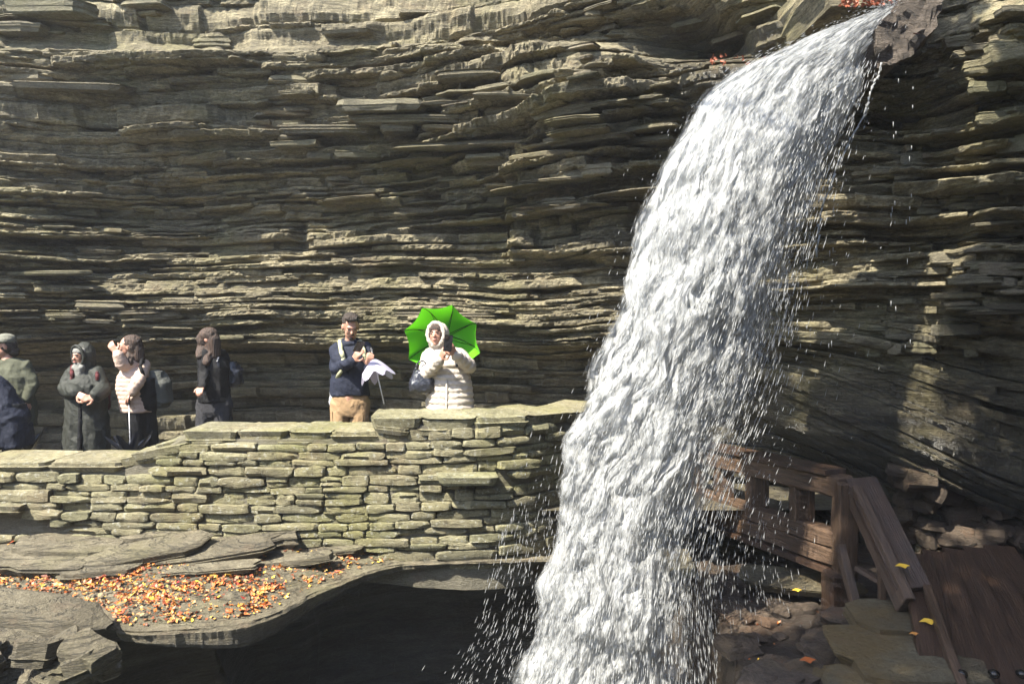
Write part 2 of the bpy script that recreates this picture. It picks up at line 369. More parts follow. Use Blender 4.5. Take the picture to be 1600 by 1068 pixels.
def shade_canopy(base, top, clumps, label, n=2600, ls=.10):
    t = empty('shade_tree', base, label, 'shade_tree', 'added unseen foliage shading the gorge')
    b0 = Vector(base); bm = bmesh.new(); tp = Vector(top)-b0
    prev = Vector((0, 0, -.3)); r = .22
    for i in range(1, 7):
        f = i/6; q_ = tp*f+Vector((math.sin(f*5)*.25, math.cos(f*4)*.2, math.sin(f*3.14)*.8)); tube_bm(bm, prev, q_, r, r*.86); prev = q_; r *= .86
    for c in clumps:
        m_ = tp*.65+Vector((0, 0, .5)); tube_bm(bm, m_, Vector(c[:3])-b0, .07, .02, 7)
    from_bm('trunk', bm, M['bark'], t)
    V = []; Q = []
    g = np.random.default_rng(5)
    for c in clumps:
        nn = int(n*c[3]**2)
        p = g.normal(size=(nn, 3)); p /= np.linalg.norm(p, axis=1)[:, None]; p *= (g.random((nn, 1))**.45)*c[3]*np.array([1, 1, .6]); p += np.array(c[:3])-np.array(base)
        a = g.normal(size=(nn, 3)); a /= np.linalg.norm(a, axis=1)[:, None]; b_ = np.cross(a, g.normal(size=(nn, 3))); b_ /= np.linalg.norm(b_, axis=1)[:, None]
        s_ = ls*(.6+.8*g.random((nn, 1))); quad = np.stack([p-a*s_, p+b_*s_*.5, p+a*s_, p-b_*s_*.5], 1).reshape(-1, 3)
        Q.append(np.arange(len(quad)).reshape(-1, 4)+sum(len(v) for v in V)); V.append(quad)
    mesh_np('shade_crown', np.concatenate(V), np.concatenate(Q), M['leaf'], t, False)
shade_canopy((3.0, -6.2, 6.3), (-1.0, 1.5, 9.2), [(-2.7, .05, 9.0, .6), (-1.5, .8, 9.0, .7), (-.4, 1.5, 9.1, .75), (.5, 3.5, 9.4, .55), (-2.2, 2.85, 9.2, .5), (-2.3, .75, 9.0, .42), (-3.4, -.6, 8.8, .85), (.7, 1.4, 9.1, 1.2), (-1.2, 0, 8.8, 1.1), (-2.2, -.6, 8.8, .8)], 'added unseen foliage with leaf clumps placed to shade the right half of the gorge', 1500)  # added sun blocker: clumps set along sun rays to shade chosen areas
# ------------------------------------------------------------------ irregular stones and slabs
def stone_mesh(name, seed, mat, nx=5, ny=3, nz=3, jit=.10, rnd=.5):
    """unit stone (1 x 1 x 1, centred) with worn corners and an uneven face"""
    bm = bmesh.new(); bmesh.ops.create_cube(bm, size=1)
    es = [e for e in bm.edges if abs(e.verts[0].co.x-e.verts[1].co.x) > .5]
    bmesh.ops.subdivide_edges(bm, edges=es, cuts=nx-2, use_grid_fill=True)
    es = [e for e in bm.edges if abs(e.verts[0].co.z-e.verts[1].co.z) > .5]
    bmesh.ops.subdivide_edges(bm, edges=es, cuts=nz-2, use_grid_fill=True)
    r = random.Random(seed)
    skl, skr = r.uniform(-.06, .06), r.uniform(-.06, .06)
    for v in bm.verts:
        x, y, z = v.co; ex = abs(x) > .49; ez = abs(z) > .49; ey = abs(y) > .49
        if ex and ez: v.co.z *= 1-.10*rnd-r.random()*.26*rnd; v.co.x *= 1-r.random()*.06
        elif ex: v.co.x *= 1-r.uniform(0, .06); v.co.x += (skl if x < 0 else skr)*z*2
        if ey and (ex or ez): v.co.y *= 1-.10*r.random()-.06
        v.co.z += r.uniform(-1, 1)*jit; v.co.y += r.uniform(-1, 1)*jit*.9; v.co.x += r.uniform(-1, 1)*jit*.25
    bmesh.ops.bevel(bm, geom=[e for e in bm.edges if e.calc_face_angle(0) > .9], offset=.07, segments=1, affect='EDGES')
    bmesh.ops.triangulate(bm, faces=[f for f in bm.faces if len(f.verts) > 4])
    me = bpy.data.meshes.new(name); bm.to_mesh(me); bm.free(); me.materials.append(mat)
    me.polygons.foreach_set('use_smooth', [True]*len(me.polygons)); me.set_sharp_from_angle(angle=math.radians(25))
    return me
def slab_mesh(name, seed, mat, n=11, rag=.22, layers=3, sq=.45):
    """flat slab lying in xy (about 1 x 1), 1 thick, broken outline, laminated edge"""
    r = random.Random(seed); ang = sorted((i+r.uniform(-.3, .3))*2*math.pi/n for i in range(n)); rad = [r.uniform(1-rag, 1) for _ in ang]
    bm = bmesh.new(); rings = []
    lv = [-.5]+sorted(r.uniform(-.4, .4) for _ in range(layers-1))+[.5]; prev = 1
    for i, z in enumerate(lv):
        for zz in ((z,) if i in (0, len(lv)-1) else (z-.02, z+.02)):
            if i: prev = r.uniform(.86, 1.0)
            else: prev = .84
            rings.append([bm.verts.new((.5*math.copysign(abs(math.cos(a))**sq, math.cos(a))*R*prev, .5*math.copysign(abs(math.sin(a))**sq, math.sin(a))*R*prev, zz+r.uniform(-.07, .07)*(abs(zz) > .45))) for a, R in zip(ang, rad)])
    for a, b_ in zip(rings[:-1], rings[1:]):
        for i in range(n): bm.faces.new((a[i], a[(i+1) % n], b_[(i+1) % n], b_[i]))
    for rg, fl_ in ((rings[0], True), (rings[-1], False)):
        c = bm.verts.new((r.uniform(-.1, .1), r.uniform(-.1, .1), rg[0].co.z+(-.08 if fl_ else .12)))
        for i in range(n):
            bm.faces.new((rg[(i+1) % n], rg[i], c) if fl_ else (rg[i], rg[(i+1) % n], c))
    me = bpy.data.meshes.new(name); bm.to_mesh(me); bm.free(); me.materials.append(mat); return me
def place(name, me, loc, scale, rot, parent=None):
    o = bpy.data.objects.new(name, me); link(o, parent); o.location = loc; o.scale = scale; o.rotation_euler = rot; return o

# ------------------------------------------------------------------ dry-stone parapet wall
wall = empty('stone_wall', (-1.8, 6.55, -.3), 'long mossy yellow-grey stone parapet wall below the people, its top stepping up to the right', 'wall')
WO = Vector(wall.location)
# plan line of the outer face
wf = spline([(-9.5, 6.6), (-6.5, 6.42), (-4.5, 6.34), (-2.6, 6.32), (-1.0, 6.33), (-.1, 6.42), (.35, 6.75), (.75, 7.3), (1.1, 8.2)], 60)
wfs = np.concatenate([[0], np.cumsum(np.linalg.norm(np.diff(wf, axis=0), axis=1))])
def wpt(s):
    x = np.interp(s, wfs, wf[:, 0]); y = np.interp(s, wfs, wf[:, 1]); e = .05
    dx = np.interp(s+e, wfs, wf[:, 0])-np.interp(s-e, wfs, wf[:, 0]); dy = np.interp(s+e, wfs, wf[:, 1])-np.interp(s-e, wfs, wf[:, 1])
    return x, y, math.atan2(dy, dx)
def s_of_x(x): return float(np.interp(x, wf[:, 0], wfs))
def xw(px, y=6.34): return (px-800)/F*y
def zw(py, y=6.34): return CZ+(534-py)/F*y
TOPX = [xw(-700), xw(200), xw(245), xw(285), xw(590), xw(600), xw(820), xw(900), 1.2]
TOPZ = [zw(722), zw(722), zw(700), zw(676), zw(676), zw(655), zw(655), zw(662, 6.8), zw(665, 7)]
BOTX = [-9, xw(50), xw(460), xw(560), xw(700), xw(900), 1.2]; BOTZ = [-.17, -.17, -.20, -.30, -.38, -.42, -.45]
ztop = lambda x: float(np.interp(x, TOPX, TOPZ)); zbot = lambda x: float(np.interp(x, BOTX, BOTZ))
svar = [stone_mesh('stone', 300+i, M['wallstone'], nx=random.choice([4, 5]), jit=random.choice([.05, .07, .10]), rnd=random.choice([.5, .8, 1.0])) for i in range(22)]
# mortar core
n = 260; sL = np.linspace(0, wfs[-1], n); core = []
for s in sL:
    x, y, a = wpt(s); nxx, nyy = math.sin(a), -math.cos(a); zt, zb0 = ztop(x)-.01, zbot(x)-.25
    jj = lambda q: .018*float(fbm(s*7, q, 301, 3))
    ring = [(x+nxx*(-.018+jj(0)), y+nyy*(-.018+jj(0)), zb0), (x+nxx*(-.018+jj(3)), y+nyy*(-.018+jj(3)), zb0*.5+zt*.5), (x+nxx*(-.018+jj(5)), y+nyy*(-.018+jj(5)), zt-.05),
            (x-nxx*.10, y-nyy*.10, zt), (x-nxx*.50, y-nyy*.50, zt+.01), (x-nxx*.55, y-nyy*.55, zt-.05), (x-nxx*.55, y-nyy*.55, zb0)]
    core.append([np.array(p)-np.array(WO) for p in ring])
grid('core', np.array(core), M['mortar'], wall, False)
r = random.Random(5); zc = -.47; nst = 0; course = 0
HOLES = [(xw(-60), xw(47), -.14, .055), (xw(728), xw(802), zw(766), zw(742))]
while zc < 1.0:
    h = r.choice([.056, .064, .07, .078, .086, .10]); s = s_of_x(xw(-75))-r.uniform(0, .3)
    while s < s_of_x(.62):
        L = r.choice([r.uniform(.15, .3), r.uniform(.25, .5)])*(1.0 if h < .09 else 1.1); x, y, a = wpt(s+L/2)
        z = zc+h/2+.018*math.sin(x*1.3+1)+.012*float(fbm(x*1.1, course*.6, 303, 3)); zt, zb0 = ztop(x), zbot(x)
        cap = .04
        ok = z+h*.35 < zt-cap and z+h*.5 > zb0+.01
        for hx0, hx1, hz0, hz1 in HOLES:
            if hx0 < x+L*.35 and x-L*.35 < hx1 and hz0 < z < hz1: ok = False
        if ok and nst < 296:
            split = h > .085 and r.random() < .16
            for kk in range(2 if split else 1):
                hh = h/2 if split else h*r.uniform(.88, 1.0); zz = z+(kk-.5)*h/2 if split else z+r.uniform(-.006, .006)
                proud = r.uniform(-.025, .03)
                o = place('stone', r.choice(svar), (x+math.sin(a)*(-.06+proud)-WO.x, y-math.cos(a)*(-.06+proud)-WO.y, zz-WO.z), (L*1.0*r.choice((1, -1)), .17, hh*1.04), (r.uniform(-.06, .06), r.uniform(-.035, .035), a+r.uniform(-.05, .05)), wall); nst += 1
        s += L
    zc += h; course += 1
# cap slabs (flags laid along the top)
cvar = [slab_mesh('cap_stone', 400+i, M['wallstone'], 16, .07, 2, .25) for i in range(8)]
def cap(px0, px1, zfront, th, yd=.30, dep=.62, tilt=.04, ry=0, dz=0):
    x0, x1 = xw(px0), xw(px1); s = (s_of_x(x0)+s_of_x(x1))/2; x, y, a = wpt(s)
    o = place('cap_stone', r.choice(cvar), (x-math.sin(a)*(yd-.02)-WO.x, y+math.cos(a)*(yd-.02)-WO.y, zfront-th/2+.012+dz-WO.z), ((s_of_x(x1)-s_of_x(x0))*1.07, dep, th), (tilt, ry, a), wall); return o
zc_ = zw(722)
for p0, p1 in ((-330, -190), (-190, -60), (-62, 78), (74, 196)): cap(p0, p1, zc_, .085, dep=.66)
cap(186, 250, zc_+.07, .11, ry=-.22, tilt=.06); cap(205, 300, zc_+.12, .09, yd=.22, ry=-.2, dep=.5); cap(236, 292, zc_+.17, .10, dep=.6, ry=-.25, yd=.36)
for p0, p1, t in ((282, 372, .10), (366, 452, .085), (448, 520, .10), (514, 596, .09)): cap(p0, p1, zw(674), t)
cap(300, 352, zw(690), .07, yd=.16, dep=.34); cap(430, 490, zw(692), .05, yd=.15, dep=.3)
for p0, p1, t in ((578, 660, .12), (655, 745, .13), (740, 826, .12), (822, 900, .10)): cap(p0, p1, zw(652), t, dep=.66, tilt=.05)
for p0, p1 in ((900, 960), (955, 1050)): cap(p0, p1, zw(657), .1)
cap(585, 640, zw(668), .06, yd=.12, dep=.3, ry=.12); cap(650, 700, zw(672), .05, yd=.13, dep=.3)
cap(682, 776, zw(741), .075, yd=.02, dep=.42, ry=.02)
cap(-60, 50, .115, .07, yd=.05, dep=.35)
print('stones', nst)

# ------------------------------------------------------------------ broken slabs of the shelf, in front of the wall
sv = [slab_mesh('rock_slab', 500+i, M['slab'], 13, .30, 4) for i in range(16)]
lv = [slab_mesh('rock_slab', 540+i, M['ledge'], 13, .28, 4) for i in range(6)]
SL = [(110, 862, 1.15, .55, .09, .10, .05, .10), (70, 885, .95, .40, .08, .16, .02, -.05), (255, 845, .80, .34, .10, .10, -.08, -.02), (215, 872, 1.25, .46, .10, .14, -.16, .14), (330, 868, 1.30, .42, .085, .12, -.13, .10), (400, 850, .9, .42, .10, .14, -.10, .04), (455, 880, .95, .26, .06, .05, -.10, .08), (330, 892, .9, .24, .05, .05, -.06, .06), (160, 895, .7, .26, .05, .05, -.04, .1), (520, 862, .6, .24, .05, .1, -.1, .02), (20, 870, .5, .4, .07, .1, 0, .1), (90, 842, .6, .3, .06, .1, .0, .1)]
for i, (px, py, lx, ly, th, rx, ry, rz) in enumerate(SL):
    p = shelf_point(px, py); o = place('rock_slab', lv[i % 6], (p.x, p.y, p.z+th*.35), (lx, ly, th), (rx, ry, rz), led)
# curved beds and rubble at the near left foot of the shelf
def bed(px0, py0, px1, py1, Y0, Y1, dep, th, bend, seed):
    """long bed of rock, centre line from one pixel to another"""
    n_, m_ = 40, 14; rows_ = []
    a = P(px0, py0, Y0); b_ = P(px1, py1, Y1)
    for i in range(n_):
        t = i/(n_-1); c = a.lerp(b_, t)+Vector((0, 0, bend*4*t*(1-t))); ring = []
        end = min(1, 6*min(t, 1-t)+.2)
        for j in range(m_):
            an = 2*math.pi*j/(m_-1); cx_ = math.copysign(abs(math.cos(an))**.35, math.cos(an)); sx_ = math.copysign(abs(math.sin(an))**.35, math.sin(an))
            k = 1+.22*float(fbm(t*9+seed, j*.9*(j < m_-1), seed, 4)); ring.append((c.x, c.y+cx_*dep/2*k*end, c.z+sx_*th/2*k*end))
        rows_.append(ring)
    return grid('rock_bed', np.array(rows_), M['ledge'], led, True, {'wet': np.full(n_*m_, .1)})
bed(-160, 940, 172, 978, 5.05, 4.75, .42, .13, .04, 1); bed(-160, 972, 150, 1000, 4.95, 4.7, .34, .06, .03, 6); bed(-160, 1000, 105, 1030, 4.6, 4.5, .36, .11, .05, 2)
bed(40, 1040, 165, 1050, 4.4, 4.4, .5, .10, .02, 5)
q_ = 0
for i in range(34):
    px = r.uniform(-60, 165); py = r.uniform(1008, 1100); Y = 4.15+r.uniform(-.15, .2)
    s_ = r.uniform(.12, .34); place('rock_chunk', r.choice(lv), P(px, py, Y), (s_, s_*.8, s_*r.uniform(.25, .5)), (r.uniform(-.5, .5), r.uniform(-.4, .4), r.uniform(0, 3)), led)

# ------------------------------------------------------------------ slabs sticking out of the cliff
r = random.Random(21); nsl = 0
ZN = [(420, 1060, 120, 330, 95, (.35, .95)), (800, 830, 320, 410, 10, (.10, .22)), (1450, 1620, 20, 330, 60, (.12, .42)), (1320, 1460, 200, 290, 20, (.12, .34)), (1480, 1620, 330, 520, 34, (.2, .6)), (1340, 1540, 420, 560, 26, (.10, .30)), (0, 400, 470, 530, 22, (.3, .8)), (0, 200, 300, 470, 16, (.3, .7)), (0, 800, 0, 130, 9, (.4, 1.0)), (1000, 1300, 20, 60, 6, (.3, .7)), (880, 1000, 0, 120, 16, (.2, .5))]
for x0, x1, y0, y1, cnt, (l0, l1) in ZN:
    for i in range(cnt):
        px, py = r.uniform(x0, x1), r.uniform(y0, y1)
        p, nn = cliff_at(px, py); L = r.uniform(l0, l1); W = L*r.uniform(.35, .6); th = r.uniform(.018, .05)*(1 if l1 < 1 else 1.5)
        if r.random() < .3: th *= 2.1
        al = math.atan2(-nn[0], nn[1])+math.pi  # slab x axis runs along the wall
        out_ = W*r.uniform(-.18, .12)
        place('rock_slab', r.choice(sv), (p[0]+nn[0]*out_, p[1]+nn[1]*out_, p[2]), (L, W, th), (r.uniform(-.05, .10), r.uniform(-.05, .05), al+r.uniform(-.25, .25)), cliff); nsl += 1
for px, py, L, th, W in ((725, 231, 2.0, .065, .62), (850, 247, 1.0, .055, .5), (520, 208, 1.5, .10, .5), (640, 192, 1.7, .08, .5), (960, 132, .9, .08, .4), (905, 182, .9, .07, .4), (935, 226, 1.1, .05, .4), (780, 262, .7, .06, .4), (600, 172, 1.1, .12, .45), (470, 228, .8, .06, .4), (1010, 205, .8, .05, .35), (120, 142, 1.5, .07, .35), (90, 30, 1.1, .16, .4), (40, 52, .8, .10, .4), (160, 505, 1.6, .06, .4), (350, 500, 1.5, .05, .35), (700, 492, 1.4, .05, .3), (60, 372, .9, .05, .4), (110, 430, 1.0, .05, .4)):
    p, nn = cliff_at(px, py); al = math.atan2(-nn[0], nn[1])+math.pi
    place('rock_slab', r.choice(sv), (p[0]+nn[0]*.06, p[1]+nn[1]*.06, p[2]), (L, W, th), (.10, r.uniform(-.03, .02), al+r.uniform(-.05, .05)), cliff)
print('slabs', nsl)
# ------------------------------------------------------------------ waterfall
WL = [(1398, 0), (1335, 30), (1282, 50), (1225, 76), (1150, 112), (1100, 160), (1063, 225), (1035, 290), (1012, 360), (990, 440), (965, 515), (937, 590), (908, 660), (888, 730), (874, 800), (860, 880), (842, 960), (822, 1030), (800, 1100), (765, 1250), (715, 1560)]
WR = [(1420, -2), (1402, 24), (1380, 58), (1360, 98), (1340, 152), (1316, 215), (1296, 275), (1278, 330), (1262, 385), (1246, 440), (1232, 505), (1212, 575), (1188, 650), (1160, 715), (1135, 780), (1118, 850), (1112, 920), (1118, 1000), (1128, 1080), (1150, 1250), (1180, 1560)]
YL = [6.1, 5.95, 5.85, 5.75, 5.62, 5.55, 5.5, 5.45, 5.42, 5.4, 5.38, 5.36, 5.34, 5.32, 5.3, 5.28, 5.26, 5.24, 5.2, 5.15, 5.1]
YR = [6.0, 5.8, 5.7, 5.62, 5.6, 5.6, 5.6, 5.6, 5.6, 5.6, 5.58, 5.56, 5.54, 5.52, 5.5, 5.48, 5.46, 5.44, 5.4, 5.35, 5.3]
la = np.array([P(a, b, y) for (a, b), y in zip(WL, YL)]); ra = np.array([P(a, b, y) for (a, b), y in zip(WR, YR)])
tt = np.linspace(0, 1, len(la))
lsm = spline([tuple(v) for v in la], 40); rsm = spline([tuple(v) for v in ra], 40); NT = len(lsm); tpar = np.linspace(0, 1, NT)
flen = np.concatenate([[0], np.cumsum(np.linalg.norm(np.diff((lsm+rsm)/2, axis=0), axis=1))]); TL = flen[-1]
def wat(u, l):
    """point of the falling curtain; u across (0..1), l metres along the fall"""
    t = np.interp(l, flen, tpar)
    A = np.stack([np.interp(t, tpar, lsm[:, i]) for i in range(3)], -1); B = np.stack([np.interp(t, tpar, rsm[:, i]) for i in range(3)], -1)
    uu = np.asarray(u)[..., None]; p = A*(1-uu)+B*uu
    p[..., 1] -= (.30*np.sin(np.clip(np.asarray(u), 0, 1)*math.pi))*np.clip(l/2.0, .1, 1)
    return p
def mk_fall():
    m, n, b = new_mat('falling_water')
    cv = n.nodes.new('ShaderNodeCombineXYZ'); n.links.new(attr(n, 'fu'), cv.inputs[0]); n.links.new(attr(n, 'fl'), cv.inputs[1]); n.links.new(attr(n, 'fs'), cv.inputs[2])
    def mp(s):
        q_ = n.nodes.new('ShaderNodeMapping'); q_.inputs['Scale'].default_value = s; n.links.new(cv.outputs[0], q_.inputs[0]); return q_.outputs[0]
    a1 = noise(n, mp((20, 3.4, 1)), 1, 6, .72, .6); a2 = noise(n, mp((62, 8, 1)), 1, 4, .7, .3); a3 = noise(n, mp((5, 2.2, 1)), 1, 3, .6)
    s = math_(n, 'ADD', math_(n, 'MULTIPLY', a1, .48), math_(n, 'ADD', math_(n, 'MULTIPLY', a2, .34), math_(n, 'MULTIPLY', a3, .18)))
    s = math_(n, 'ADD', s, math_(n, 'SUBTRACT', attr(n, 'den'), .5))
    al = ramp(n, s, [(.40, (0, 0, 0)), (.60, (1, 1, 1))])
    c = ramp(n, math_(n, 'ADD', math_(n, 'MULTIPLY', a1, .5), math_(n, 'MULTIPLY', a2, .5)), [(.36, (.33, .342, .35)), (.50, (.44, .452, .458)), (.62, (.58, .586, .585))])
    n.links.new(c, b.inputs['Base Color']); b.inputs['Roughness'].default_value = .25; b.inputs['Specular IOR Level'].default_value = .5
    bump(n, b, math_(n, 'ADD', a1, math_(n, 'MULTIPLY', a2, .4)), .022, .8)
    tr = n.nodes.new('ShaderNodeBsdfTranslucent'); tr.inputs[0].default_value = (.5, .51, .52, 1)
    mx = n.nodes.new('ShaderNodeMixShader'); mx.inputs[0].default_value = .5; n.links.new(b.outputs[0], mx.inputs[1]); n.links.new(tr.outputs[0], mx.inputs[2])
    tp = n.nodes.new('ShaderNodeBsdfTransparent'); m2 = n.nodes.new('ShaderNodeMixShader')
    n.links.new(al, m2.inputs[0]); n.links.new(tp.outputs[0], m2.inputs[1]); n.links.new(mx.outputs[0], m2.inputs[2])
    n.links.new(m2.outputs[0], n.nodes['Material Output'].inputs['Surface']); return m
M['fall'] = mk_fall()
def mk_drop():
    m, n, b = new_mat('water_drops'); b.inputs['Base Color'].default_value = (.36, .368, .372, 1); b.inputs['Roughness'].default_value = .35
    tr = n.nodes.new('ShaderNodeBsdfTranslucent'); tr.inputs[0].default_value = (.5, .51, .51, 1)
    mx = n.nodes.new('ShaderNodeMixShader'); mx.inputs[0].default_value = .4; n.links.new(b.outputs[0], mx.inputs[1]); n.links.new(tr.outputs[0], mx.inputs[2])
    n.links.new(mx.outputs[0], n.nodes['Material Output'].inputs['Surface']); return m
M['drop'] = mk_drop()
fall = empty('waterfall', (.95, 5.3, -2.75), 'white waterfall pouring leftwards from the rock lip down to the plunge pool', 'waterfall')
FO = np.array(fall.location)
for k, (off, dn) in enumerate(((0.0, .64), (.16, .72), (-.10, .47))):
    u = np.linspace(-.06, 1.06, (190 if k == 0 else 130))[None]; l = np.linspace(0, TL, 560 if k == 0 else 360)[:, None]
    U_, L_ = u+0*l, l+0*u
    p = wat(U_, L_); wdt = np.interp(l, flen, np.linalg.norm(rsm-lsm, axis=1)); um = U_*1.3
    amp = np.clip(.03+L_*.04, 0, .15)
    dd = amp*(1.0*fbm(um*3.2, L_*2.0, 500+k, 3)+.85*fbm(um*11, L_*4.5, 510+k, 4)+.25*fbm(um*34, L_*9, 520+k, 2))
    p[..., 1] += off*np.clip(L_/2, .15, 1)-dd; p[..., 0] += amp*.6*fbm(um*4, L_*3, 530+k, 3)
    p[..., 2] += .03*fbm(um*9, L_*.4, 540, 2)*np.clip(1-L_, 0, 1)
    edge = np.minimum(U_+.06, 1.06-U_)
    den = dn+.0*U_; den = den-.35*(1-sst(0, .10, edge+.03*fbm(L_*3, um*0, 550, 3)))
    den = den-.26*sst(.55, 1.0, U_)*sst(.8, 3.0, L_)-.08*sst(2, 5, L_)-.08*sst(.3, 0, U_)*sst(3, 5, L_)
    den = den+.12*(1-sst(.2, 1.5, L_))
    den = np.where(L_ < 1.2, den-.22*sst(.66, .95, U_)*sst(0, .3, L_), den)
    s = grid('water_curtain', p-FO, M['fall'], fall, True, {'fu': um, 'fl': L_, 'fs': np.full(um.shape, k*5.3), 'den': den})
def drops(name, u, l, yo, length, rad, parent=fall):
    """thin drawn-out drops along the flow direction, one mesh"""
    p = wat(u, l); q2 = wat(u, l+.05); d = q2-p; d /= np.linalg.norm(d, axis=1)[:, None]
    d += rng.normal(0, .035, d.shape); d /= np.linalg.norm(d, axis=1)[:, None]
    p[:, 1] += yo; p += rng.normal(0, .012, p.shape)
    a = np.cross(d, rng.normal(size=d.shape)); a /= np.linalg.norm(a, axis=1)[:, None]; b_ = np.cross(d, a)
    L = length[:, None]/2; R = rad[:, None]
    ring = [p+d*L*.35+a*R, p+d*L*.35+b_*R, p+d*L*.35-a*R, p+d*L*.35-b_*R]
    V = np.stack([p-d*L]+ring+[p+d*L], 1)-FO; n_ = len(p); base = (np.arange(n_)*6)[:, None, None]
    T = np.array([[0, 2, 1], [0, 3, 2], [0, 4, 3], [0, 1, 4], [5, 1, 2], [5, 2, 3], [5, 3, 4], [5, 4, 1]])
    o = mesh_np(name, V.reshape(-1, 3), (base+T[None]).reshape(-1, 3), M['drop'], parent, True); meta(o, kind='stuff'); return o
N1 = 11000
u = rng.random(N1); l = TL*.80*rng.random(N1)**.8+.05
u = np.where(rng.random(N1) < .72, u, rng.normal(.5, .30, N1))
keep = (u > -.03-.008*l) & (u < 1.02+.02*l) & ((l > 1.2) | (u < .72)); u = u[keep]; l = l[keep]; n_ = len(u)
sc_ = np.clip(l/1.8, .45, 1.1)
drops('spray', u, l, rng.normal(-.06, .10, n_)-.05, rng.uniform(.02, .11, n_)*sc_, rng.uniform(.0012, .0036, n_)*(.6+.4*sc_))
N2 = 800                                   # loose drops flung off both sides
l = TL*.70*rng.random(N2)**.6+.6; side = rng.random(N2) < .38
u = np.where(side, -rng.exponential(.05, N2)*(.3+l/3), 1+rng.exponential(.10, N2)*(.2+l/3))
drops('spray', u, l, rng.normal(0, .2, N2), rng.uniform(.015, .07, N2), rng.uniform(.0012, .0030, N2))
N3 = 1100                                   # curtain of drips left of the foot and right of it
l = TL*rng.uniform(.58, .80, N3); u = np.where(rng.random(N3) < .5, -rng.random(N3)*.34, 1+rng.random(N3)**1.3*.45)
drops('spray', u, l, rng.normal(.1, .2, N3), rng.uniform(.02, .09, N3), rng.uniform(.0010, .0022, N3))
# thin trickle beside the main fall
bm = bmesh.new(); tp_ = [P(x, y, 5.62) for x, y in ((1378, 98), (1372, 118), (1363, 135), (1357, 160), (1346, 188), (1330, 215), (1316, 245), (1306, 262), (1298, 290), (1285, 322), (1280, 350), (1276, 400))]
for i in range(len(tp_)-1):
    for k in range(3):
        a = tp_[i].lerp(tp_[i+1], k/3)+Vector((random.uniform(-.01, .01), 0, 0)); b_ = tp_[i].lerp(tp_[i+1], (k+1)/3+.04)
        tube_bm(bm, a-Vector(FO), b_-Vector(FO), random.uniform(.004, .013), random.uniform(.003, .009), 6)
from_bm('trickle', bm, M['drop'], fall)
bm = bmesh.new()
for i in range(40):
    x = random.choice([1418, 1422, 1398, 1396, 1262, 1300, 1330, 1252])+random.uniform(-6, 6); y = random.uniform(110, 560); a = P(x, y, 5.7)-Vector(FO)
    tube_bm(bm, a, a-Vector((0, 0, random.uniform(.02, .05))), .002, .0035, 5)
meta(from_bm('drips', bm, M['drop'], fall), kind='stuff')
M['lip'] = rock_mat('rock_lip', (.035, .028, .022), (.095, .073, .056), (.17, .14, .11), mossamt=.1, iron=.6, use_wet=False)
# rock lip the water leaves from
def prism(name, pts_px, Y0, Y1, mat, parent, jit=.01, cuts=3):
    bm = bmesh.new(); a = [P(x, y, Y0) for x, y in pts_px]
    c0 = sum(a, Vector())/len(a)
    fr = [bm.verts.new(v) for v in a]; bk = [bm.verts.new(Vector((v.x, Y1, v.z))) for v in a]
    bm.faces.new(fr); bm.faces.new(bk[::-1]); k = len(a)
    for i in range(k): bm.faces.new((fr[(i+1) % k], fr[i], bk[i], bk[(i+1) % k]))
    bmesh.ops.recalc_face_normals(bm, faces=bm.faces)
    bmesh.ops.triangulate(bm, faces=bm.faces)
    bmesh.ops.subdivide_edges(bm, edges=bm.edges, cuts=cuts, use_grid_fill=True)
    for v in bm.verts:
        c = v.co; o = np.array([float(fbm(c.x*5+c.y*3, c.z*9, 600, 4)), float(fbm(c.x*5+7, c.z*9+c.y*2, 601, 4)), float(fbm(c.y*5, c.z*7+c.x*4, 602, 4))]); v.co += Vector(o)*jit
    bmesh.ops.recalc_face_normals(bm, faces=bm.faces)
    return from_bm(name, bm, mat, parent, False)
lip = prism('rock_lip', [(1392, 14), (1440, -16), (1478, -24), (1472, 36), (1454, 58), (1438, 78), (1412, 97), (1376, 108), (1340, 120), (1352, 80)], 5.62, 7.6, M['lip'], cliff, .09, 7)
lip2 = prism('rock_lip', [(1290, 10), (1345, 7), (1400, 0), (1445, -14), (1445, -60), (1280, -60)], 6.05, 8.2, M['cliff'], cliff, .08, 3)
# ------------------------------------------------------------------ timber guard rail, ramp, mossy block on the right
def mk_wood(name, c0, c1, c2, rough=.55):
    m, n, b = new_mat(name); v = mapn(n, (1.6, 22, 22)); g = noise(n, v, 1.6, 8, .7, 1.2); g2 = noise(n, mapn(n, (2, 60, 60)), 2, 4, .7); bl = noise(n, mapn(n, (1, 1, 1)), 3, 4)
    c = ramp(n, math_(n, 'ADD', math_(n, 'MULTIPLY', g, .6), math_(n, 'MULTIPLY', g2, .4)), [(.36, c0), (.52, c1), (.66, c2)])
    c = mixc(n, .5, c, ramp(n, bl, [(.3, (.4, .4, .4)), (.65, (1, 1, 1))]), 'MULTIPLY')
    n.links.new(c, b.inputs['Base Color']); n.links.new(ramp(n, bl, [(.35, (.3,)*3), (.6, (rough,)*3)]), b.inputs['Roughness']); bump(n, b, math_(n, 'ADD', g, g2), .012, 1); return m
M['wood'] = mk_wood('weathered_timber', (.030, .018, .011), (.085, .051, .030), (.16, .10, .062))
M['woodd'] = mk_wood('wet_dark_timber', (.020, .012, .008), (.055, .031, .019), (.095, .058, .036), .35)
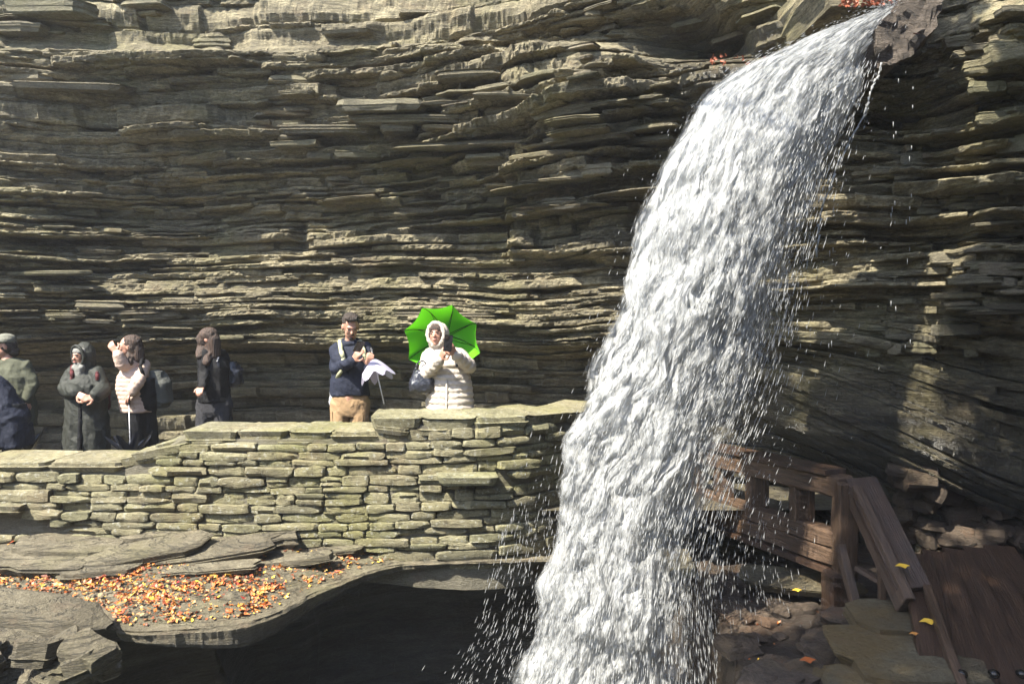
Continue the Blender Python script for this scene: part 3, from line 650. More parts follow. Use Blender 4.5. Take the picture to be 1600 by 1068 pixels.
def beam(name, p0, p1, w_, h_, mat, parent=None, roll=0, seed=0, seg=8):
    """board from p0 to p1 (centre line), w_ across, h_ high, slightly worn"""
    p0 = Vector(p0); p1 = Vector(p1); d = p1-p0; L = d.length
    bm = bmesh.new(); bmesh.ops.create_cube(bm, size=1)
    for v in bm.verts: v.co = Vector((v.co.x*L, v.co.y*w_, v.co.z*h_))
    bmesh.ops.bevel(bm, geom=list(bm.edges), offset=min(w_, h_)*.09, segments=1, affect='EDGES')
    bmesh.ops.subdivide_edges(bm, edges=[e for e in bm.edges if abs(e.verts[0].co.x-e.verts[1].co.x) > L*.6], cuts=seg, use_grid_fill=True)
    rr = random.Random(seed)
    for v in bm.verts: v.co += Vector((0, rr.uniform(-1, 1), rr.uniform(-1, 1)))*min(w_, h_)*.035
    o = from_bm(name, bm, mat, None, False)
    x = d.normalized(); up = Vector((0, 0, 1)) if abs(x.z) < .9 else Vector((0, 1, 0)); y = up.cross(x).normalized(); z = x.cross(y)
    R = Matrix((x, y, z)).transposed() @ Matrix.Rotation(roll, 3, 'X'); o.rotation_euler = R.to_euler(); mid = (p0+p1)/2
    if parent is not None: o.parent = parent; o.location = mid-Vector(parent.location)
    else: o.location = mid
    return o
rail = empty('guard_rail', P(1312, 900, 5.65), 'brown timber guard rail with square openings beside the foot of the waterfall', 'guard rail')
cz0 = P(1320, 760, 5.65); dirv = (P(1125, 714, 7.05)-P(1315, 762, 5.68)); 
def rp(f, z): q_ = P(1315, 762, 5.68); e = P(1125, 714, 7.05); v = q_.lerp(e, f); v.z = z; return v
zt = P(1315, 760, 5.66).z
beam('top_rail', rp(-.03, zt), rp(1.35, zt), .17, .165, M['wood'], rail, seed=1)
beam('rail_cap', rp(.04, zt+.10), rp(1.35, zt+.10), .22, .045, M['woodd'], rail, seed=2)
for i, zz in enumerate((-.03, -.165)): beam('lower_rail', rp(0, zz+.01), rp(1.35, zz+.01), .16, .13, M['wood'], rail, seed=3+i)
beam('sill', rp(.0, -.262), rp(1.35, -.262), .20, .05, M['woodd'], rail, seed=9)
for f, ww in ((.30, .13), (.67, .13), (.98, .13), (1.25, .13)): beam('post', rp(f, .03), rp(f, zt-.07), ww, .14, M['wood'], rail, seed=int(f*100))
for f in (.22, .58, .9): beam('slat', rp(f, .03)+Vector((.02, .05, 0)), rp(f, zt-.07)+Vector((.02, .05, 0)), .04, .10, M['woodd'], rail, seed=int(f*100))
beam('corner_post', P(1320, 905, 5.62), P(1320, 752, 5.62), .15, .15, M['wood'], rail, seed=30)
beam('post_foot', P(1310, 960, 5.6), P(1310, 893, 5.6), .19, .19, M['woodd'], rail, seed=31)
beam('post_brace', P(1312, 850, 5.46), P(1347, 985, 5.2), .06, .06, M['wood'], rail, seed=32)
h0, h1 = P(1333, 768, 5.56), P(1416, 945, 4.86); hv = Vector((.075, .05, .085))
beam('handrail', h0, h1, .07, .17, M['wood'], rail, seed=33, seg=12)
beam('handrail_cap', h0+hv, h1+hv, .23, .055, M['woodd'], rail, seed=34, seg=12, roll=.12)
beam('handrail', h0+Vector((.17, .08, -.03)), h1+Vector((.17, .08, -.03)), .06, .14, M['wood'], rail, seed=37)
beam('post', P(1378, 942, 5.15), P(1378, 880, 5.15), .045, .045, M['wood'], rail, seed=35)
beam('brace', P(1337, 886, 5.35), P(1374, 908, 5.2), .04, .03, M['wood'], rail, seed=36)
# ramp of long dark planks
ramp_ = empty('timber_ramp', P(1500, 1000, 4.5), 'wet brown timber ramp running down at the lower right beside the mossy block', 'ramp')
for i in range(5):
    a = P(1432+i*32, 868-3*i, 5.35+.10*i); b_ = P(1482+i*62, 1120, 3.95+.02*i); beam('plank', a, b_, .21, .05, M['woodd'], ramp_, roll=-.12+.03*i, seed=50+i, seg=14)
beam('edge_board', P(1438, 900, 5.1), P(1512, 1110, 3.95), .05, .14, M['wood'], ramp_, seed=60, seg=12)
def mk_iron():
    m, n, b = new_mat('wet_iron'); b.inputs['Base Color'].default_value = (.03, .028, .026, 1); b.inputs['Metallic'].default_value = .7; b.inputs['Roughness'].default_value = .25; return m
M['iron'] = mk_iron()
for x in (1503, 1553, 1596):
    bm = bmesh.new(); bmesh.ops.create_uvsphere(bm, u_segments=12, v_segments=8, radius=.035)
    for v in bm.verts: v.co.z *= .7; v.co.x *= .8+.2*math.sin(v.co.z*40)
    o = from_bm('bolt_head', bm, M['iron'], ramp_); o.location = P(x, 1052, 4.14)-Vector(ramp_.location)
M['mossblock'] = rock_mat('mossy_block', (.04, .034, .02), (.11, .09, .05), (.19, .16, .095), moss=(.14, .09, .025), mossamt=.8, use_wet=False)
mv = [slab_mesh('rock_slab', 800+i, M['mossblock'], 15, .16, 4, .4) for i in range(4)]
for i, (px, py, Y, lx, ly, th, rx, rz) in enumerate(((1418, 968, 4.86, .80, .62, .13, .05, -.12), (1400, 1012, 4.52, .85, .60, .11, .07, -.05), (1432, 1040, 4.32, .85, .55, .14, .06, -.10), (1420, 1085, 4.12, .95, .60, .22, .05, -.04), (1330, 1075, 4.35, .4, .5, .14, .1, .3), (1250, 905, 6.0, 1.0, .5, .07, .08, -.2))):
    place('rock_slab', mv[i % 4], P(px, py, Y)+Vector((0, 0, -th*.3)), (lx, ly, th), (rx, .04, rz), fl)
r = random.Random(77); wv = [stone_mesh('rock_chunk', 700+i, M['wetrock'], jit=.13, rnd=1.2) for i in range(8)]
for i in range(64):
    t = r.random(); px = 1395+t*240; py = 735+t*110+r.uniform(-15, 130)*(1-.2*t)
    p, nn = cliff_at(px, py); s_ = r.uniform(.10, .34)
    place('rock_chunk', r.choice(wv), (p[0]+nn[0]*.03, p[1]+nn[1]*.03, p[2]), (s_*1.3, s_, s_*r.uniform(.4, .8)), (r.uniform(-.4, .4), r.uniform(-.5, .5), r.uniform(0, 3)), cliff)
for i in range(80):
    px = r.uniform(1120, 1345); py = r.uniform(890, 1075); y = 1.95*F/(py-534); x = (px-800)/F*y; s_ = r.uniform(.06, .24)
    if x < 1.4: continue
    place('rock_chunk', r.choice(wv), (x, y, floor_z(x, y)+.01), (s_*1.3, s_, s_*.4), (r.uniform(-.3, .3), r.uniform(-.3, .3), r.uniform(0, 3)), fl)

# ------------------------------------------------------------------ fallen leaves
def mk_leaf2(name, lo, hi, seedc=True):
    m, n, b = new_mat(name); c = ramp(n, attr(n, 'hue'), [(0, (.10, .04, .02)), (.25, (.26, .055, .018)), (.48, (.42, .13, .022)), (.64, (.46, .21, .05)), (.78, (.26, .16, .085)), (.93, (.66, .42, .04)), (1, (.36, .015, .02))])
    n.links.new(c, b.inputs['Base Color']); b.inputs['Roughness'].default_value = .5; return m
M['fallen'] = mk_leaf2('fallen_leaf', 0, 1)
def leaf_template(g):
    k = 8; a = np.arange(k)*2*math.pi/k; rr = np.where(np.arange(k) % 2 == 0, 1, .55+.15*g.random(k)); x = rr*np.cos(a)*.62; y = rr*np.sin(a)
    z = .25*g.normal(size=k)*.6; return np.concatenate([[[0, 0, .12*g.normal()]], np.stack([x, y, z], 1)])
def litter(name, P3, size, parent=None, kind='stuff', tilt=.45, hue=None):
    g = np.random.default_rng(len(P3)); V = []; T = []; H = []
    tri = np.array([[0, i+1, (i+1) % 8+1] for i in range(8)])
    for i, p in enumerate(P3):
        t = leaf_template(g)*size[i]; e = Euler((g.normal()*tilt, g.normal()*tilt, g.uniform(0, 6.28))).to_matrix(); t = t @ np.array(e).T
        T.append(tri+9*i); V.append(t+np.array(p)+[0, 0, size[i]*.16]); H.append(np.full(9, g.random() if hue is None else hue))
    o = mesh_np(name, np.concatenate(V), np.concatenate(T), M['fallen'], parent, False, {'hue': np.concatenate(H)}); 
    if kind: meta(o, kind=kind)
    return o
pl = []; sz = []
g = np.random.default_rng(3)
while len(pl) < 3300:
    px = g.uniform(-60, 640); py = g.uniform(845, 1003)
    cy_ = np.interp(px, [-60, 0, 100, 250, 400, 520, 640], [893, 898, 918, 928, 915, 895, 866]); wd = np.interp(px, [-60, 100, 300, 450, 640], [26, 40, 54, 56, 16])
    if g.random() > math.exp(-((py-cy_)/wd)**2)+.05: continue
    ey = np.interp(px, epx, 534+(CZ-ec[:, 2])*F/ec[:, 1])
    if py > ey-8: continue
    if vn(px*.03, py*.06, 71) < .38 and g.random() < .7: continue
    p = shelf_point(px, py); pl.append(p+Vector((0, 0, .012))); sz.append(g.uniform(.008, .024)*(1 if g.random() < .9 else 1.9))
lt = litter('fallen_leaves', pl, sz); meta(lt, 'orange and yellow fallen leaves scattered over the rock shelf')
pl2 = []
for i in range(150):
    px = g.uniform(1312, 1412); py = g.uniform(-6, 10)-.04*(px-1360); pl2.append(P(px, py, 6.0-g.random()*.1))
for i in range(26): pl2.append(Vector(cliff_at(g.uniform(1105, 1185), g.uniform(98, 116))[0])+Vector((0, -.12, .02)))
lt2 = litter('fallen_leaves', pl2, g.uniform(.015, .035, len(pl2)), tilt=1.0, hue=.15); meta(lt2, 'orange leaves caught on the rock above the lip of the waterfall')
pl3 = []
for i in range(60):
    px = g.uniform(1170, 1345); py = g.uniform(895, 1068); y = 1.95*F/(py-534); x = (px-800)/F*y; pl3.append(Vector((x, y, floor_z(x, y)+.02)))
lt3 = litter('fallen_leaves', pl3, g.uniform(.01, .028, len(pl3)), hue=None); meta(lt3, 'brown and orange leaves on the wet rock floor right of the waterfall')
def one_leaf(px, py, Y, s, hue, label, z=None):
    p = P(px, py, Y)
    o = litter('leaf', [Vector((0, 0, 0))], [s], None, None, .12, hue); o.location = p; meta(o, label, 'leaf'); return o
one_leaf(1410, 885, 4.93, .055, .93, 'yellow maple leaf stuck on the dark sloping handrail board')
one_leaf(1450, 972, 4.62, .06, .92, 'bright yellow leaf lying where the timber ramp meets the mossy rock slabs')
one_leaf(1428, 990, 4.5, .032, .62, 'small pale leaf on the mossy rock slabs just below the bright yellow leaf')
one_leaf(1245, 922, 5.75, .04, .93, 'yellow leaf on the rock floor below the guard rail')
one_leaf(1262, 1032, 4.55, .055, .35, 'large orange leaf on the rock floor near the bottom edge')
one_leaf(1432, 54, 5.58, .035, .2, 'single orange leaf stuck on the rock lip of the waterfall')
# ------------------------------------------------------------------ people
def fabric(name, col, rough=.8, sheen=0, var=.25, sc=14):
    m, n, b = new_mat(name); nz = noise(n, mapn(n, (1, 1, 1)), sc, 5, .6)
    c = mixc(n, var, col, ramp(n, nz, [(.3, tuple(v*.45 for v in col)), (.7, tuple(min(1, v*1.4) for v in col))]))
    n.links.new(c, b.inputs['Base Color']); b.inputs['Roughness'].default_value = rough; b.inputs['Specular IOR Level'].default_value = .2 if rough > .5 else .5
    bump(n, b, noise(n, mapn(n, (1, 1, 1)), 30, 5, .65), .012, .9); return m
def skinm():
    m, n, b = new_mat('skin'); nz = noise(n, mapn(n, (1, 1, 1)), 18, 4)
    n.links.new(ramp(n, nz, [(.3, (.28, .14, .095)), (.7, (.42, .23, .165))]), b.inputs['Base Color']); b.inputs['Roughness'].default_value = .5
    b.inputs['Subsurface Weight'].default_value = .05; return m
M['skin'] = skinm()
M['lip_'] = fabric('lips', (.42, .13, .11), .5, var=.1); M['eye'] = fabric('eye_dark', (.03, .02, .015), .2, var=0)
def hairm(name, c):
    m, n, b = new_mat(name); nz = noise(n, mapn(n, (60, 60, 5)), 1.2, 5, .6)
    n.links.new(ramp(n, nz, [(.35, tuple(v*.35 for v in c)), (.65, tuple(v*1.5 for v in c))]), b.inputs['Base Color']); b.inputs['Roughness'].default_value = .7; bump(n, b, nz, .02, 1); return m
M['hair_d'] = hairm('dark_hair', (.025, .016, .011)); M['hair_b'] = hairm('brown_hair', (.042, .023, .015))
def loft(bm, rings, seg=28, fold=0, nf=9, ph=0):
    prev = None; rr = random.Random(int(ph*10)+3); rz = [rr.uniform(.5, 1.4) for _ in range(seg)]
    first = None
    for (cx, cy_, z, rx, ry) in rings:
        ring = []
        for i in range(seg):
            a = 2*math.pi*i/seg; f = 1+fold*(math.sin(a*nf+ph+z*3)*.6+math.sin(a*nf*1.7+z*7+ph)*.4)
            c, s = math.cos(a), math.sin(a); c = math.copysign(abs(c)**.85, c); s = math.copysign(abs(s)**.85, s)
            ring.append(bm.verts.new((cx+c*rx*f, cy_+s*ry*f, z)))
        if prev:
            for i in range(seg): bm.faces.new((prev[i], prev[(i+1) % seg], ring[(i+1) % seg], ring[i]))
        else: first = ring
        prev = ring
    bm.faces.new(first[::-1]); bm.faces.new(prev)
    bmesh.ops.recalc_face_normals(bm, faces=bm.faces)
def ell(bm, c, r_, rot=None, seg=16):
    m = Matrix.Translation(Vector(c))
    if rot is not None: m = m @ (rot.to_4x4() if hasattr(rot, 'to_4x4') else Euler(rot).to_matrix().to_4x4())
    m = m @ Matrix.Diagonal((*r_, 1)); bmesh.ops.create_uvsphere(bm, u_segments=seg, v_segments=seg*2//3, radius=1, matrix=m)
def capsule(bm, p0, r0, p1, r1, seg=14):
    p0 = Vector(p0); p1 = Vector(p1)
    if (p1-p0).length > 1e-4: tube_bm(bm, p0, p1, r0, r1, seg)
    ell(bm, p0, (r0*.99,)*3, seg=seg); ell(bm, p1, (r1*.99,)*3, seg=seg)
def fuse(name, bm, mat, parent, voxel=.010, dec=None, wrinkle=0, wsc=9, smooth=2):
    """make one continuous skin out of the overlapping shapes"""
    o = from_bm(name, bm, mat); md = o.modifiers.new('r', 'REMESH'); md.mode = 'VOXEL'; md.voxel_size = voxel
    if smooth: s_ = o.modifiers.new('s', 'SMOOTH'); s_.factor = .5; s_.iterations = smooth
    if dec: d_ = o.modifiers.new('d', 'DECIMATE'); d_.ratio = dec
    dg = bpy.context.evaluated_depsgraph_get(); me = bpy.data.meshes.new_from_object(o.evaluated_get(dg)); old = o.data; o.modifiers.clear(); o.data = me; bpy.data.meshes.remove(old)
    if wrinkle:
        n_ = len(me.vertices); co = np.empty(n_*3, np.float32); no = np.empty(n_*3, np.float32); me.vertices.foreach_get('co', co); me.vertices.foreach_get('normal', no)
        co = co.reshape(-1, 3).astype(float); no = no.reshape(-1, 3)
        w_ = fbm(co[:, 0]*wsc+co[:, 2]*wsc*.6, co[:, 2]*wsc*1.1-co[:, 1]*wsc*.6, 801, 3); w_ = 1-2*np.abs(w_)
        co += no*(wrinkle*(w_-.4))[:, None]; me.vertices.foreach_set('co', co.astype(np.float32).ravel()); me.update()
    me.polygons.foreach_set('use_smooth', [True]*len(me.polygons)); me.name = name
    if not me.materials: me.materials.append(mat)
    if parent: o.parent = parent
    return o
def hand_bm(bm, wrist, d, nrm, curl=.6, side=1, s=1.0):
    """palm, four unequal bent fingers and a thumb leaving the side of the palm"""
    w_ = Vector(wrist); d = Vector(d).normalized(); nrm = Vector(nrm); nrm = (nrm-d*nrm.dot(d)).normalized(); lat = d.cross(nrm)*side
    for q_ in (-.024, -.008, .008, .024): capsule(bm, w_+d*.012*s+lat*q_*.7*s, .015*s, w_+d*.082*s+lat*q_*s, .0125*s, 8)
    for q_, L in zip((-.030, -.010, .010, .029), (.060, .074, .068, .052)):
        p = w_+d*.085*s+lat*q_*s; a = 0
        for k, f in enumerate((.45, .32, .25)):
            a += curl*(.7 if k == 0 else .9); dd = d*math.cos(a)-nrm*math.sin(a); p2 = p+dd*L*f*s; capsule(bm, p, (.0095-.0008*k)*s, p2, (.0088-.0008*k)*s, 8); p = p2
    p = w_+d*.025*s-lat*.028*s; p2 = p+(d*.6-lat*.75-nrm*.25).normalized()*.038*s; p3 = p2+(d*.9-lat*.15-nrm*.5*min(1, curl)).normalized()*.032*s
    capsule(bm, p, .013*s, p2, .0115*s, 8); capsule(bm, p2, .0115*s, p3, .009*s, 8)
class Fig: pass
def figure(px, Y, feet, label, group=None):
    f = Fig(); f.root = empty('person', (P(px, 534, Y).x, Y, feet), label, 'person', group); f.Y = Y; f.px = px; f.z0 = feet
    f.bm = bmesh.new()
    f.L = lambda x, y, dy=0: Vector((P(x, y, Y+dy).x-f.root.location.x, dy, P(x, y, Y+dy).z-feet))
    return f
def head(f, c, yaw=0, pitch=0, roll=0, s=1.0, face=True):
    """yaw>0 turns the face to image right; pitch>0 looks down"""
    R = Matrix.Rotation(yaw, 3, 'Z') @ Matrix.Rotation(roll, 3, 'Y') @ Matrix.Rotation(pitch, 3, 'X'); f.H = (Vector(c), R); c = Vector(c)
    h = lambda x, y, z: c+R @ Vector((x*s, y*s, z*s)); f.h = h; f.R = R
    e = lambda cc, r_: ell(f.bm, h(*cc), tuple(v*s for v in r_), R)
    e((0, .015, .025), (.074, .093, .098)); e((0, -.022, -.045), (.056, .062, .062)); e((0, -.045, -.082), (.028, .03, .026))
    e((0, -.062, -.002), (.052, .028, .05)); e((0, -.078, .028), (.045, .016, .012)); e((.032, -.062, -.022), (.02, .02, .018)); e((-.032, -.062, -.022), (.02, .02, .018))
    capsule(f.bm, h(0, -.082, .018), .008*s, h(0, -.104, -.02), .0125*s, 8); e((0, -.09, -.024), (.017, .012, .009))
    e((0, -.082, -.05), (.022, .012, .008)); e((.075, .01, -.005), (.010, .02, .032)); e((-.075, .01, -.005), (.010, .02, .032))
    if face:
        for sx in (-1, 1):
            b_ = bmesh.new(); ell(b_, h(sx*.030, -.083, .008), (.012*s, .008*s, .006*s), R, 10); from_bm('eye', b_, M['eye'], f.root)
            b_ = bmesh.new(); capsule(b_, h(sx*.014, -.094, .028), .0042*s, h(sx*.048, -.082, .030), .0032*s, 6); from_bm('eyebrow', b_, M['hair_d'], f.root)
        b_ = bmesh.new(); ell(b_, h(0, -.093, -.050), (.021*s, .007*s, .0055*s), R, 10); from_bm('mouth', b_, M['lip_'], f.root)
    return h
def body(f, J, hands=(), s=1.0):
    """J: joints in local metres; builds the one continuous body under the clothes"""
    b = f.bm; capsule(b, J['neck'], .052*s, f.H[0]+Vector((0, .02, -.05)), .050*s)
    capsule(b, J['pelvis'], .125*s, J['chest'], .115*s); capsule(b, J['chest'], .11*s, J['neck'], .06*s)
    for q_ in 'lr':
        capsule(b, J['neck']+Vector((0, .01, -.05)), .06*s, J['s'+q_], .055*s); capsule(b, J['s'+q_], .052*s, J['e'+q_], .040*s); capsule(b, J['e'+q_], .038*s, J['w'+q_], .026*s)
        capsule(b, J['pelvis'], .11*s, J['h'+q_], .085*s); capsule(b, J['h'+q_], .082*s, J['k'+q_], .056*s); capsule(b, J['k'+q_], .054*s, J['a'+q_], .036*s); capsule(b, J['a'+q_]+Vector((0, .03, -.03)), .036*s, J['a'+q_]+Vector((0, -.14, -.05)), .030*s)
    for (wr, d, nr, cu, sd_) in hands: hand_bm(b, wr, d, nr, cu, sd_)
    return fuse('body', b, M['skin'], f.root, .0075, .45, smooth=1)
def stdJ(sh=(0, 0), hw=.16, H=1.0, lean=0):
    v = Vector; J = {'pelvis': v((0, 0, .93*H)), 'chest': v((lean*.5, 0, 1.24*H)), 'neck': v((lean, 0, 1.42*H)), 'sl': v((lean-hw, 0, 1.38*H)), 'sr': v((lean+hw, 0, 1.38*H)),
         'hl': v((-.09, 0, .88*H)), 'hr': v((.09, 0, .88*H)), 'kl': v((-.10, -.02, .48*H)), 'kr': v((.10, -.02, .48*H)), 'al': v((-.11, .02, .085)), 'ar': v((.11, .02, .085))}
    return J
def sleeves(bm, J, r0=.075, r1=.055, r2=.045, which='lr', stop=.93):
    for q_ in which: capsule(bm, J['s'+q_], r0, J['e'+q_], r1); capsule(bm, J['e'+q_], r1, J['e'+q_].lerp(J['w'+q_], stop), r2)
def trousers(f, J, mat, r=(.125, .098, .07, .062), name='trousers', wr=.012):
    bm = bmesh.new()
    for q_ in 'lr': capsule(bm, J['h'+q_], r[1]+.005, J['k'+q_], r[2]+.006); capsule(bm, J['k'+q_], r[2]+.004, J['a'+q_]+Vector((0, 0, .02)), r[3])
    loft(bm, [(J['pelvis'].x, J['pelvis'].y, J['pelvis'].z+d, rx, ry) for d, rx, ry in ((-.18, .150, .10), (-.12, .165, .12), (0, .175, .125), (.10, .155, .115), (.16, .145, .11))])
    return fuse(name, bm, mat, f.root, .010, .6, wr, 8)
def shoes(f, J, mat):
    for q_ in 'lr':
        bm = bmesh.new(); a = J['a'+q_]; capsule(bm, a+Vector((0, .03, -.035)), .044, a+Vector((0, -.10, -.045)), .038); capsule(bm, a+Vector((0, -.10, -.05)), .036, a+Vector((0, -.17, -.055)), .03); fuse('shoe', bm, mat, f.root, .010, .6)
def boxo(name, loc, dim, rot, mat, parent=None, bev=.15, label=None, cat=None):
    bm = bmesh.new(); bmesh.ops.create_cube(bm, size=1)
    for v in bm.verts: v.co = Vector((v.co.x*dim[0], v.co.y*dim[1], v.co.z*dim[2]))
    bmesh.ops.bevel(bm, geom=list(bm.edges), offset=min(dim)*bev, segments=2, affect='EDGES'); o = from_bm(name, bm, mat, parent, False); o.location = loc; o.rotation_euler = rot
    if label: meta(o, label, cat)
    return o
def phone(root_loc, loc, rot, label):
    t = empty('smartphone', Vector(root_loc)+Vector(loc), label, 'phone')
    boxo('phone_case', (0, 0, 0), (.075, .010, .15), rot, M['phone'], t); R = Euler(rot).to_matrix()
    boxo('camera_bump', R @ Vector((-.018, -.006, .05)), (.03, .005, .03), rot, M['eye'], t)
    return t
def padded(bm, rings, n_, puff=.018, seg=30):
    """quilted jacket: rounded horizontal chambers"""
    zs = [r_[2] for r_ in rings]; z0, z1 = zs[0], zs[-1]; out_ = []
    for i in range(n_):
        for t in (0, .2, .5, .8):
            z = z0+(z1-z0)*(i+t)/n_; v = [float(np.interp(z, zs, [q_[k] for q_ in rings])) for k in range(5)]; p = puff*(1-abs(t-.5)*2)**.6 if t else 0; out_.append((v[0], v[1], z, v[3]+p, v[4]+p))
    out_.append(rings[-1]); loft(bm, out_, seg, .015, 6)
M['phone'] = fabric('black_phone', (.015, .015, .017), .25, var=0)
M['navy'] = fabric('navy_cloth', (.012, .015, .028), .75); M['khaki'] = fabric('khaki_cotton', (.27, .18, .10), .85); M['cream'] = fabric('cream_nylon', (.37, .325, .28), .5, var=.12)
M['fur'] = fabric('hood_lining', (.36, .325, .28), .95, var=.5, sc=60); M['blackc'] = fabric('black_cloth', (.004, .004, .005), .7); M['greyc'] = fabric('charcoal_cloth', (.010, .011, .013), .8)
M['coat'] = fabric('dark_green_grey_raincoat', (.026, .028, .024), .6); M['pink'] = fabric('pale_pink_padded', (.42, .315, .26), .6, var=.15); M['olive'] = fabric('olive_cloth', (.062, .065, .044), .8)
M['oliveL'] = fabric('light_olive_strap', (.34, .34, .22), .8); M['lgrey'] = fabric('light_grey_pack', (.40, .41, .43), .7); M['bag'] = fabric('shiny_black_vinyl', (.02, .022, .03), .12, var=.1); M['capc'] = fabric('grey_green_cap', (.14, .14, .115), .85)
M['maroon'] = fabric('maroon_cloth', (.075, .018, .020), .8); M['scarf'] = fabric('grey_scarf', (.16, .16, .15), .85); M['shoe'] = fabric('dark_shoe', (.03, .028, .025), .6); M['packg'] = fabric('grey_backpack_cloth', (.07, .073, .066), .8)
M['dgrey'] = fabric('dark_grey_trousers', (.028, .028, .032), .85)
def torso(J, ax=.20, ay=.135, top=1.40, bot=.88, flare=0, H=1):
    n_ = J['neck']; p = J['pelvis']; c = J['chest']; L = lambda z, rx, ry: ((p.x+(n_.x-p.x)*np.clip((z-p.z)/(n_.z-p.z), -.2, 1)), (p.y+(n_.y-p.y)*np.clip((z-p.z)/(n_.z-p.z), -.2, 1)), z, rx, ry)
    return [L(bot, ax*(1+flare), ay*(1+flare)), L(bot+.14, ax*.97, ay), L(1.14*H, ax*.95, ay*.98), L(1.28*H, ax*1.0, ay*1.02), L((top-.03)*H, ax*.86, ay*.86), L((top+.035)*H, ax*.45, ay*.6)]

# --- man in navy jacket with phone (x 547)
f = figure(547, 7.2, 0.0, 'man in navy jacket and khaki trousers looking down at the phone in his hand'); L = f.L
head(f, L(548, 511, -.05), yaw=.35, pitch=.42, s=1.02)
J = stdJ(hw=.165, H=1.03); J['sl'] = L(528, 546); J['sr'] = L(569, 546, .02); J['el'] = L(524, 577, -.06); J['er'] = L(583, 574, -.06); J['wl'] = L(552, 563, -.28); J['wr'] = L(576, 572, -.27); J['neck'] = L(547, 535)
body(f, J, [(J['wl'], L(563, 546, -.33)-J['wl'], (-.3, -1, .1), .55, -1), (J['wr'], L(579, 556, -.30)-J['wr'], (.3, -1, 0), .8, 1)])
bm = bmesh.new(); loft(bm, torso(J, .195, .14, 1.40, .98, -.03, 1.03), 28, .02); sleeves(bm, J, .080, .062, .050)
capsule(bm, J['sl'], .075, J['neck']+Vector((0, 0, -.05)), .08); capsule(bm, J['sr'], .075, J['neck']+Vector((0, 0, -.05)), .08); fuse('jacket', bm, M['navy'], f.root, .010, .6, .014, 8)
bm = bmesh.new()
for i in range(10):
    a = i/10*2*math.pi; b2 = (i+1)/10*2*math.pi; c = J['neck']+Vector((.0, -.01, .005)); capsule(bm, c+Vector((math.cos(a)*.075, math.sin(a)*.07, .02*math.sin(a))), .032, c+Vector((math.cos(b2)*.075, math.sin(b2)*.07, .02*math.sin(b2))), .032, 8)
fuse('collar', bm, M['navy'], f.root, .010, .6, .008, 10)
h = f.h; bm = bmesh.new(); ell(bm, h(0, .032, .055), (.082, .094, .080), f.R); ell(bm, h(0, -.035, .105), (.062, .05, .032), f.R); ell(bm, h(-.02, -.05, .112), (.05, .035, .025), f.R); ell(bm, h(0, .075, .0), (.07, .045, .07), f.R)
fuse('hair', bm, M['hair_d'], f.root, .008, .6, .008, 30)
b_ = bmesh.new(); capsule(b_, h(-.02, -.098, -.040), .006, h(.02, -.098, -.040), .006, 6); ell(b_, h(0, -.072, -.088), (.02, .012, .016), f.R, 8); from_bm('beard', b_, M['hair_d'], f.root)
trousers(f, J, M['khaki']); shoes(f, J, M['shoe'])
rl_ = f.root.location
phone(rl_, L(561, 541, -.42), (.9, .15, .5), 'black smartphone held up in the hand of the man in the navy jacket')
pk = empty('backpack', rl_+Vector((0, .2, 1.2)), 'light grey and olive backpack worn by the man in the navy jacket', 'backpack'); o_ = lambda v: v-Vector((0, .2, 1.2))
bm = bmesh.new(); loft(bm, [(-.10, .05, -.38, .13, .08), (-.10, .05, -.3, .17, .11), (-.06, .03, -.05, .16, .12), (-.03, .02, .12, .12, .09), (-.03, .02, .17, .07, .05)], 24, .02); fuse('pack', bm, M['lgrey'], pk, .010, .6, .01)
for q_, pts_ in (('l', [(531, 533, -.03), (533, 548, -.17), (537, 560, -.185), (535, 575, -.17), (527, 590, -.10)]), ('r', [(563, 533, -.03), (567, 545, -.13), (570, 556, -.16), (572, 566, -.12)])):
    bm = bmesh.new()
    for a, b2 in zip(pts_[:-1], pts_[1:]): capsule(bm, o_(L(*a)), .022, o_(L(*b2)), .021, 8)
    from_bm('strap', bm, M['oliveL'], pk)
# half folded white umbrella hanging from his hand
def pleated(name, apex, axis, R_, ln, n_ribs, mat, loc, depth=.35, label=None, ang0=0, droop=.04):
    t = empty(name, loc, label, 'umbrella'); ax = Vector(axis).normalized(); q_ = ax.to_track_quat('Z', 'Y'); V = []; n_a = n_ribs*6; n_r = 12
    for i in range(n_r):
        tr_ = i/(n_r-1); row = []
        for j in range(n_a+1):
            a = 2*math.pi*j/n_a; ph = math.sin(a*n_ribs/2)**2; rad = R_*tr_**.8*(1-depth*ph*tr_)*(1+.10*math.sin(a*2+1)); zz = ln*(tr_**1.15)-droop*ph*tr_**2*2+.015*math.sin(a*5)*tr_
            row.append(q_ @ Vector((math.cos(a+ang0)*rad, math.sin(a+ang0)*rad, zz)))
        V.append(row)
    grid('canopy', np.array(V), mat, t, True); return t, q_
M['white_u'] = None
def mk_cloth2(name, col, transl, rough=.4):
    m, n, b = new_mat(name); b.inputs['Base Color'].default_value = (*col, 1); b.inputs['Roughness'].default_value = rough; tr = n.nodes.new('ShaderNodeBsdfTranslucent'); tr.inputs[0].default_value = (*col, 1)
    mx = n.nodes.new('ShaderNodeMixShader'); mx.inputs[0].default_value = transl; n.links.new(b.outputs[0], mx.inputs[1]); n.links.new(tr.outputs[0], mx.inputs[2]); n.links.new(mx.outputs[0], n.nodes['Material Output'].inputs['Surface']); return m
M['white_u'] = mk_cloth2('white_nylon', (.40, .38, .49), .35); M['green_u'] = mk_cloth2('green_nylon', (.10, .43, .008), .3, .5); M['black_u'] = mk_cloth2('black_nylon', (.02, .022, .03), .1, .12); M['metal'] = fabric('umbrella_metal', (.45, .45, .46), .3, var=0)
at = P(584, 560, 6.93); tipv = P(600, 630, 6.86)-at
